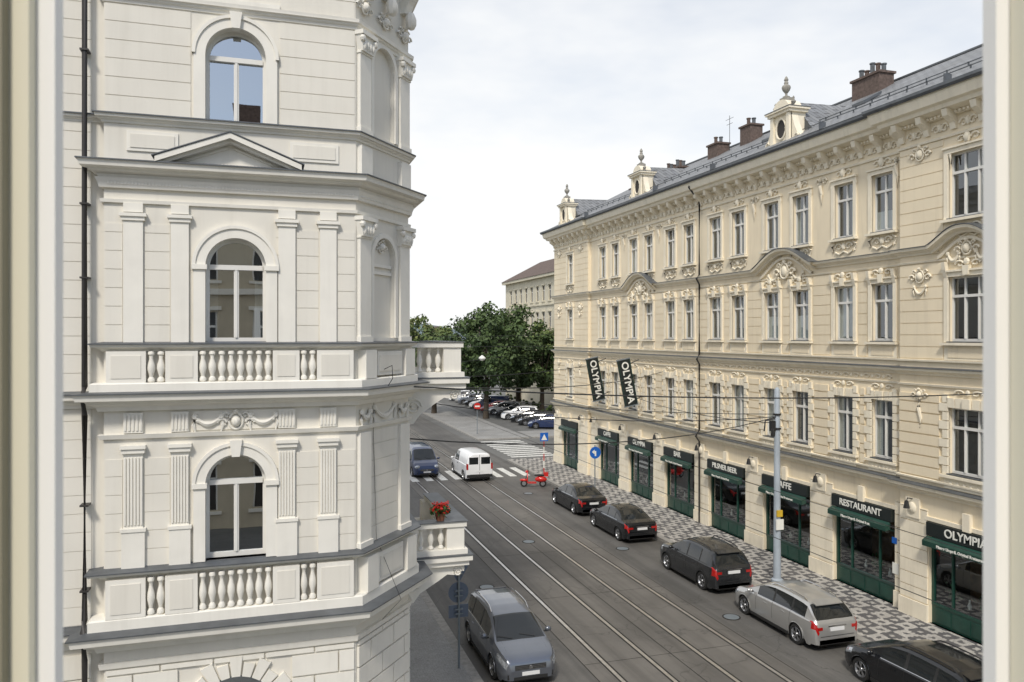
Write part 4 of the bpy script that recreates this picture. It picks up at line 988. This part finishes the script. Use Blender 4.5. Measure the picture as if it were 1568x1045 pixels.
# ============================================================ STREET FURNITURE
def pole(mb,x,y,h,r0,r1,mat,seg=14): mb.lathe(W0,x,y,.1,[(r0*1.5,0),(r0*1.5,.45),(r0*1.05,.5),(r0,.55),((r0+r1)/2,h*.5),(r1,h-.1),(r1*.6,h-.03),(0,h)],mat,seg)
e=empty('tram_wire_pole'); p=MB(); px_,py_=18.95,25.9
M['polem']=pm('pole_paint_bluegrey',(.36,.41,.46),.5,.12,2,streak=.2)
pole(p,px_,py_,7.9,.15,.10,'polem')
for z in (6.35,6.9): p.lathe(W0,px_,py_,z,[(.12,0),(.15,.01),(.15,.07),(.12,.08)],'ironb',12)
p.box(W0,px_-.3,px_-.12,py_-.08,py_+.08,6.3,6.7,'ironb'); p.tube(W0,[(px_,py_,6.8),(px_-.5,py_+.05,6.7),(px_-.55,py_+.05,6.3)],.03,'ironb',6); p.lathe(W0,px_-.3,py_-.15,6.1,[(.0,0),(.07,0),(.09,.1),(.06,.3),(0,.3)],'ironb',8)
p.box(W0,px_-.16,px_+.16,py_-.19,py_-.14,2.5,2.9,'signw'); p.box(W0,px_-.12,px_+.12,py_-.185,py_-.12,3.0,3.25,'yellow')
p.build('pole',e)
e=empty('blue_direction_sign'); p=MB(); x,y=18.95,43.5
p.lathe(W0,x,y,.1,[(.035,0),(.035,3.3),(0,3.3)],'iron',8)
TT=frame((x,y),(1,0),(0,-1)); p.prism(TT,[(.36*cos(2*pi*i/24),2.95+.36*sin(2*pi*i/24)) for i in range(24)],.04,.06,'blue')
p.prism(TT,[(.33*cos(2*pi*i/24),2.95+.33*sin(2*pi*i/24)) for i in range(24)],.03,.055,'signw'); p.box(TT,-.04,.06,.061,.066,2.75,3.05,'signw'); p.prism(TT,[(-.22,3.0),(-.05,3.14),(-.05,2.86)],.061,.067,'signw'); p.box(TT,-.06,-.04,.061,.066,2.97,3.03,'signw')
p.build('sign',e)
e=empty('pedestrian_crossing_sign'); p=MB(); x,y=18.9,52.4
for q in range(6): p.lathe(W0,x,y,.1+q*.5,[(.035,0),(.035,.5),(0,.5)],'red' if q%2==0 else 'signw',8)
TT=frame((x,y),(1,0),(0,-1)); p.box(TT,-.3,.3,.04,.055,2.5,3.1,'blue'); p.prism(TT,[(-.22,2.58),(.22,2.58),(0,3.0)],.056,.062,'signw'); p.build('sign',e)
e=empty('no_entry_sign'); p=MB(); x,y=20.3,76
p.lathe(W0,x,y,.1,[(.04,0),(.04,3.2),(0,3.2)],'iron',8); TT=frame((x,y),(1,0),(0,-1)); p.prism(TT,[(.36*cos(2*pi*i/20),2.9+.36*sin(2*pi*i/20)) for i in range(20)],.04,.06,'red'); p.box(TT,-.25,.25,.061,.066,2.83,2.97,'signw'); p.build('sign',e)
e=empty('traffic_sign'); p=MB(); x,y=5.5,22.7
p.lathe(W0,x,y,.1,[(.035,0),(.035,3.2),(0,3.2)],'iron',10); TT=frame((x,y),(1,0),(0,-1))
p.prism(TT,[(-.3,3.22),(.3,3.22),(.33,3.16),(.04,2.68),(-.04,2.68),(-.33,3.16)],-.06,-.045,'signback')
p.prism(TT,[(.31*cos(2*pi*i/24),2.35+.31*sin(2*pi*i/24)) for i in range(24)],-.06,-.045,'signback'); p.box(TT,-.3,.3,-.06,-.045,1.6,1.98,'signback')
for z in (3.05,2.9,2.4,2.25,1.85,1.72): p.box(TT,-.12,.12,-.045,.04,z,z+.03,'iron')
p.build('sign',e)
e=empty('advertising_kiosk',(19.9,104,0)); p=MB(); p.lathe(W0,0,0,.1,[(.0,0),(.8,0),(.8,.3),(.72,.35),(.72,2.6),(.95,2.7),(.9,2.85),(.3,3.3),(.1,3.7),(0,3.75)],'trim',20); p.prism(frame((0,0),(1,0),(0,-1)),[(-.5,.9),(.5,.9),(.5,2.3),(-.5,2.3)],.7,.76,'yellow'); p.build('kiosk',e)
wr=MB()
def wire(a,b,sag=.15,r=.012):
    wr.tube(W0,[tuple(a[k]+(b[k]-a[k])*t/12-(sag*4*(t/12)*(1-t/12) if k==2 else 0) for k in range(3)) for t in range(13)],r,'ironb',4)
top=(18.95,25.9,6.85); hk=(2.6,16.4,8.95)
wire(hk,(21.9,17.2,8.4),.25,.016)
wire(top,(ex+.05,30.5,8.0),.6,.016); wire((18.95,25.9,6.6),(21.95,44.5,6.2),.3,.016)
wire((ex+.1,19,8.8),(21.95,40.6,7.9),.4,.016)
wire(top,(ex+.1,18.2,7.6),.5,.016); wire((18.95,25.9,6.95),(ex+.1,38,8.2),.5,.014)
for x in (10.6,13.75): wr.tube(W0,[(x,y,5.6-.02*sin(y*.2)) for y in range(-20,200,8)],.008,'ironb',4)
for y in (50,72): wire((21.9,y,8),(3,y,8),.7,.018)
wire((ex,66,9.5),(40,70,9.5),.5,.018); wire((ex,84,10.5),(38,84,10.5),.6,.018)
wr.build('overhead_tram_wires')
for x,y,z in ((18.9,69,7.9),(10.5,63,9.4),(12.4,84,8.6)):
    e=empty('hanging_street_lamp',(x,y,z)); p=MB(); p.lathe(W0,0,0,0,[(0,-.2),(.2,-.16),(.28,-.02),(.33,0),(.3,.1),(.12,.24),(.05,.3),(0,.3)],'wood_w',12); p.tube(W0,[(0,0,.3),(0,0,.8)],.015,'ironb',4); p.build('lamp_body',e)

# ============================================================ TREES
M['bark']=pm('bark',(.07,.055,.04),.95,.3,6)
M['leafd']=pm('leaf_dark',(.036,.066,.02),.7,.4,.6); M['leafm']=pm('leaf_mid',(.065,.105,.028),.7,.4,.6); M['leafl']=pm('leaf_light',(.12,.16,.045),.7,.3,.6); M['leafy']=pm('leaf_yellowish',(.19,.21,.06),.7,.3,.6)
def foliage(mb,cx,cy,cz,rx,ry,rz,nb,nl,size,mats,rng):
    for _ in range(nb):
        while True:
            p=Vector((rng.uniform(-1,1),rng.uniform(-1,1),rng.uniform(-1,1)))
            if .35<p.length<1: break
        br=rng.uniform(.14,.32)*min(rx,rz); c=Vector((cx+p.x*rx,cy+p.y*ry,cz+p.z*rz)); ups=p.z
        for _ in range(nl):
            d=Vector((rng.gauss(0,1),rng.gauss(0,1),rng.gauss(0,1))).normalized(); q=c+Vector((d.x,d.y,d.z*.75))*br*(rng.random()**.4)
            s_=size*rng.uniform(.6,1.3); nrm=(d+Vector((rng.gauss(0,.5),rng.gauss(0,.5),rng.gauss(.3,.5)))).normalized(); t=nrm.orthogonal().normalized(); t=(t*cos(rng.random()*6)+nrm.cross(t)*sin(rng.random()*6)).normalized(); w=nrm.cross(t)
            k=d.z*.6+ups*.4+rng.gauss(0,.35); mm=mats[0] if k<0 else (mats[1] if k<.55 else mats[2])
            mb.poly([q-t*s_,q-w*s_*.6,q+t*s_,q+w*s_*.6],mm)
def tree(name,x,y,h,r,mats,seed,nb=60,nl=120,size=.24,trunk=.3):
    rng=random.Random(seed); e=empty(name,(x,y,0)); t=MB()
    hz=h*.4
    t.tube(W0,[(0,0,-.1),(.05,0,hz*.4),(.15,.1,hz),(.1,.2,h*.7)],[trunk*1.3,trunk,trunk*.75,trunk*.25],'bark',10)
    for i in range(9):
        a=rng.uniform(0,6.28); z0=hz*rng.uniform(.6,1.3); R1=r*rng.uniform(.5,.85)
        t.tube(W0,[(.1,.1,z0),(R1*.4*cos(a),R1*.4*sin(a),z0+h*.12),(R1*cos(a),R1*sin(a),z0+h*rng.uniform(.2,.35))],[trunk*.45,trunk*.28,trunk*.08],'bark',6)
    t.build('trunk_and_limbs',e)
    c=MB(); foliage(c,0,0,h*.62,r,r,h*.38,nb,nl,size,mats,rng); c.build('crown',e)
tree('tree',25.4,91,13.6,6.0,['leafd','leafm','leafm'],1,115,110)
tree('tree',32.0,99,13.6,5.4,['leafd','leafm','leafm'],2,90,105)
tree('tree',33.6,94,11.5,4.2,['leafd','leafm','leafl'],16,65,95)
tree('tree',20.5,98,10.5,3.6,['leafd','leafm','leafl'],3,45,90)
tree('tree',19.5,125,14.0,6.5,['leafm','leafl','leafy'],4,85,100,.3)
tree('tree',27,134,13.2,6,['leafm','leafl','leafl'],5,50,90,.3)
tree('tree',12,132,13.6,6.5,['leafm','leafl','leafy'],8,75,90,.3)
tree('tree',38,116,9,4,['leafm','leafl','leafl'],9,30,80)
dt=MB(); rng=random.Random(11)
for i in range(26):
    x=-10+i*6.5; foliage(dt,x+rng.uniform(-3,3),205+rng.uniform(-15,25),6,6.5,6,5.6,14,45,.8,['leafd','leafm','leafl'],rng)
dt.build('distant_trees')
hd=MB(); foliage_r=random.Random(5)
for i in range(16): foliage(hd,33.2,80+i*3,.9,1,1.8,.9,8,50,.13,['leafd','leafm','leafl'],foliage_r)
hd.build('hedge')
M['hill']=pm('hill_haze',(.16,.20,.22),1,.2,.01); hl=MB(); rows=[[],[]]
for i in range(61):
    x=-1200+i*50; rows[0].append((x,1500,-5)); rows[1].append((x,1500+60,22+10*sin(i*.5)+6*sin(i*1.3)))
hl.grid(rows,'hill'); hl.build('hills')
db=MB(); M['farb']=pm('distant_house_wall',(.45,.42,.38),.9,.2,.05)
for i in range(26):
    x=40+i*16+rng.uniform(-5,5); y=480+rng.uniform(-60,120); w=rng.uniform(8,16); hh=rng.uniform(10,17)
    db.box(W0,x-w/2,x+w/2,y,y+12,-1,hh,'farb'); db.prism(W0,[(x-w/2-.5,hh),(x+w/2+.5,hh),(x,hh+4)],y-.5,y+12.5,'fr')
db.build('distant_houses')

# ============================================================ OWN WINDOW FRAME
ca=radians(17.5); WF=empty('window_frame',(0,0,10),-ca)
M['wfw']=pm('window_frame_white',(.90,.89,.86),.4,.02); M['wfb']=pm('window_frame_cream',(.76,.72,.57),.45,.03); M['wfd']=pm('window_frame_seal',(.26,.24,.17),.6,.03)
f=MB()
f.box(W0,-.60,-.378,.648,.66,-.8,.9,'wfw')
f.box(W0,-.60,-.3935,.638,.647,-.8,.9,'wfb')
f.box(W0,-.60,-.409,.628,.637,-.8,.9,'wfd')
f.box(W0,.3965,.60,.642,.66,-.8,.9,'wfw')
f.box(W0,.407,.60,.622,.640,-.8,.9,'wfb')
f.box(W0,-.60,.60,.6,.66,.9,1.0,'wfw'); f.box(W0,-.60,.60,.58,.75,-.86,-.8,'wfw')
f.build('jambs_and_sill',WF)

# ============================================================ WORLD, SUN, CAMERA
w=bpy.data.worlds.new('World'); scene.world=w; w.use_nodes=True; nt=w.node_tree; bg=nt.nodes['Background']
sd=Vector((-.34,-.62,.76)).normalized(); elev=math.asin(sd.z); az=math.atan2(sd.x,sd.y)
sky=nt.nodes.new('ShaderNodeTexSky'); sky.sky_type='NISHITA'; sky.sun_disc=False; sky.sun_elevation=elev; sky.sun_rotation=az; sky.dust_density=1.2; sky.air_density=1.0
tc=nt.nodes.new('ShaderNodeTexCoord').outputs['Generated']
mp=mapping(nt,tc,(1,1,2.6)); n1=noise(nt,mp,2.0,5,.58)
sx=nt.nodes.new('ShaderNodeSeparateXYZ'); nt.links.new(tc,sx.inputs[0])
hz=mapr(nt,sx.outputs['Z'],0,.40,.40,0)
bk=mapr(nt,sx.outputs['Y'],-.6,.2,-.75,0)   # clearer sky on the side behind the viewer
cl=mapr(nt,n1,.36,.62,.60,.96); cl=math2(nt,'ADD',cl,hz); cl=math2(nt,'ADD',cl,bk); cl=math2(nt,'MINIMUM',cl,1.0); cl=math2(nt,'MAXIMUM',cl,0.0)
c=mixc(nt,cl,sky.outputs[0],(6.75,6.8,6.8))
nt.links.new(c,bg.inputs['Color']); bg.inputs['Strength'].default_value=.15
sl=bpy.data.lights.new('sun','SUN'); sl.energy=2.6; sl.angle=radians(8); sl.color=(1,.94,.84)
so=bpy.data.objects.new('sun',sl); scene.collection.objects.link(so); so.rotation_euler=(-sd).to_track_quat('-Z','Y').to_euler()
cam=bpy.data.cameras.new('camera'); co=bpy.data.objects.new('camera',cam); scene.collection.objects.link(co)
co.location=(0,0,10); co.rotation_euler=(radians(90),0,-ca); cam.lens=27.55; cam.sensor_width=36; cam.shift_y=-.0054; cam.clip_start=.05; cam.clip_end=6000
cam.dof.use_dof=True; cam.dof.focus_distance=28; cam.dof.aperture_fstop=9
scene.camera=co
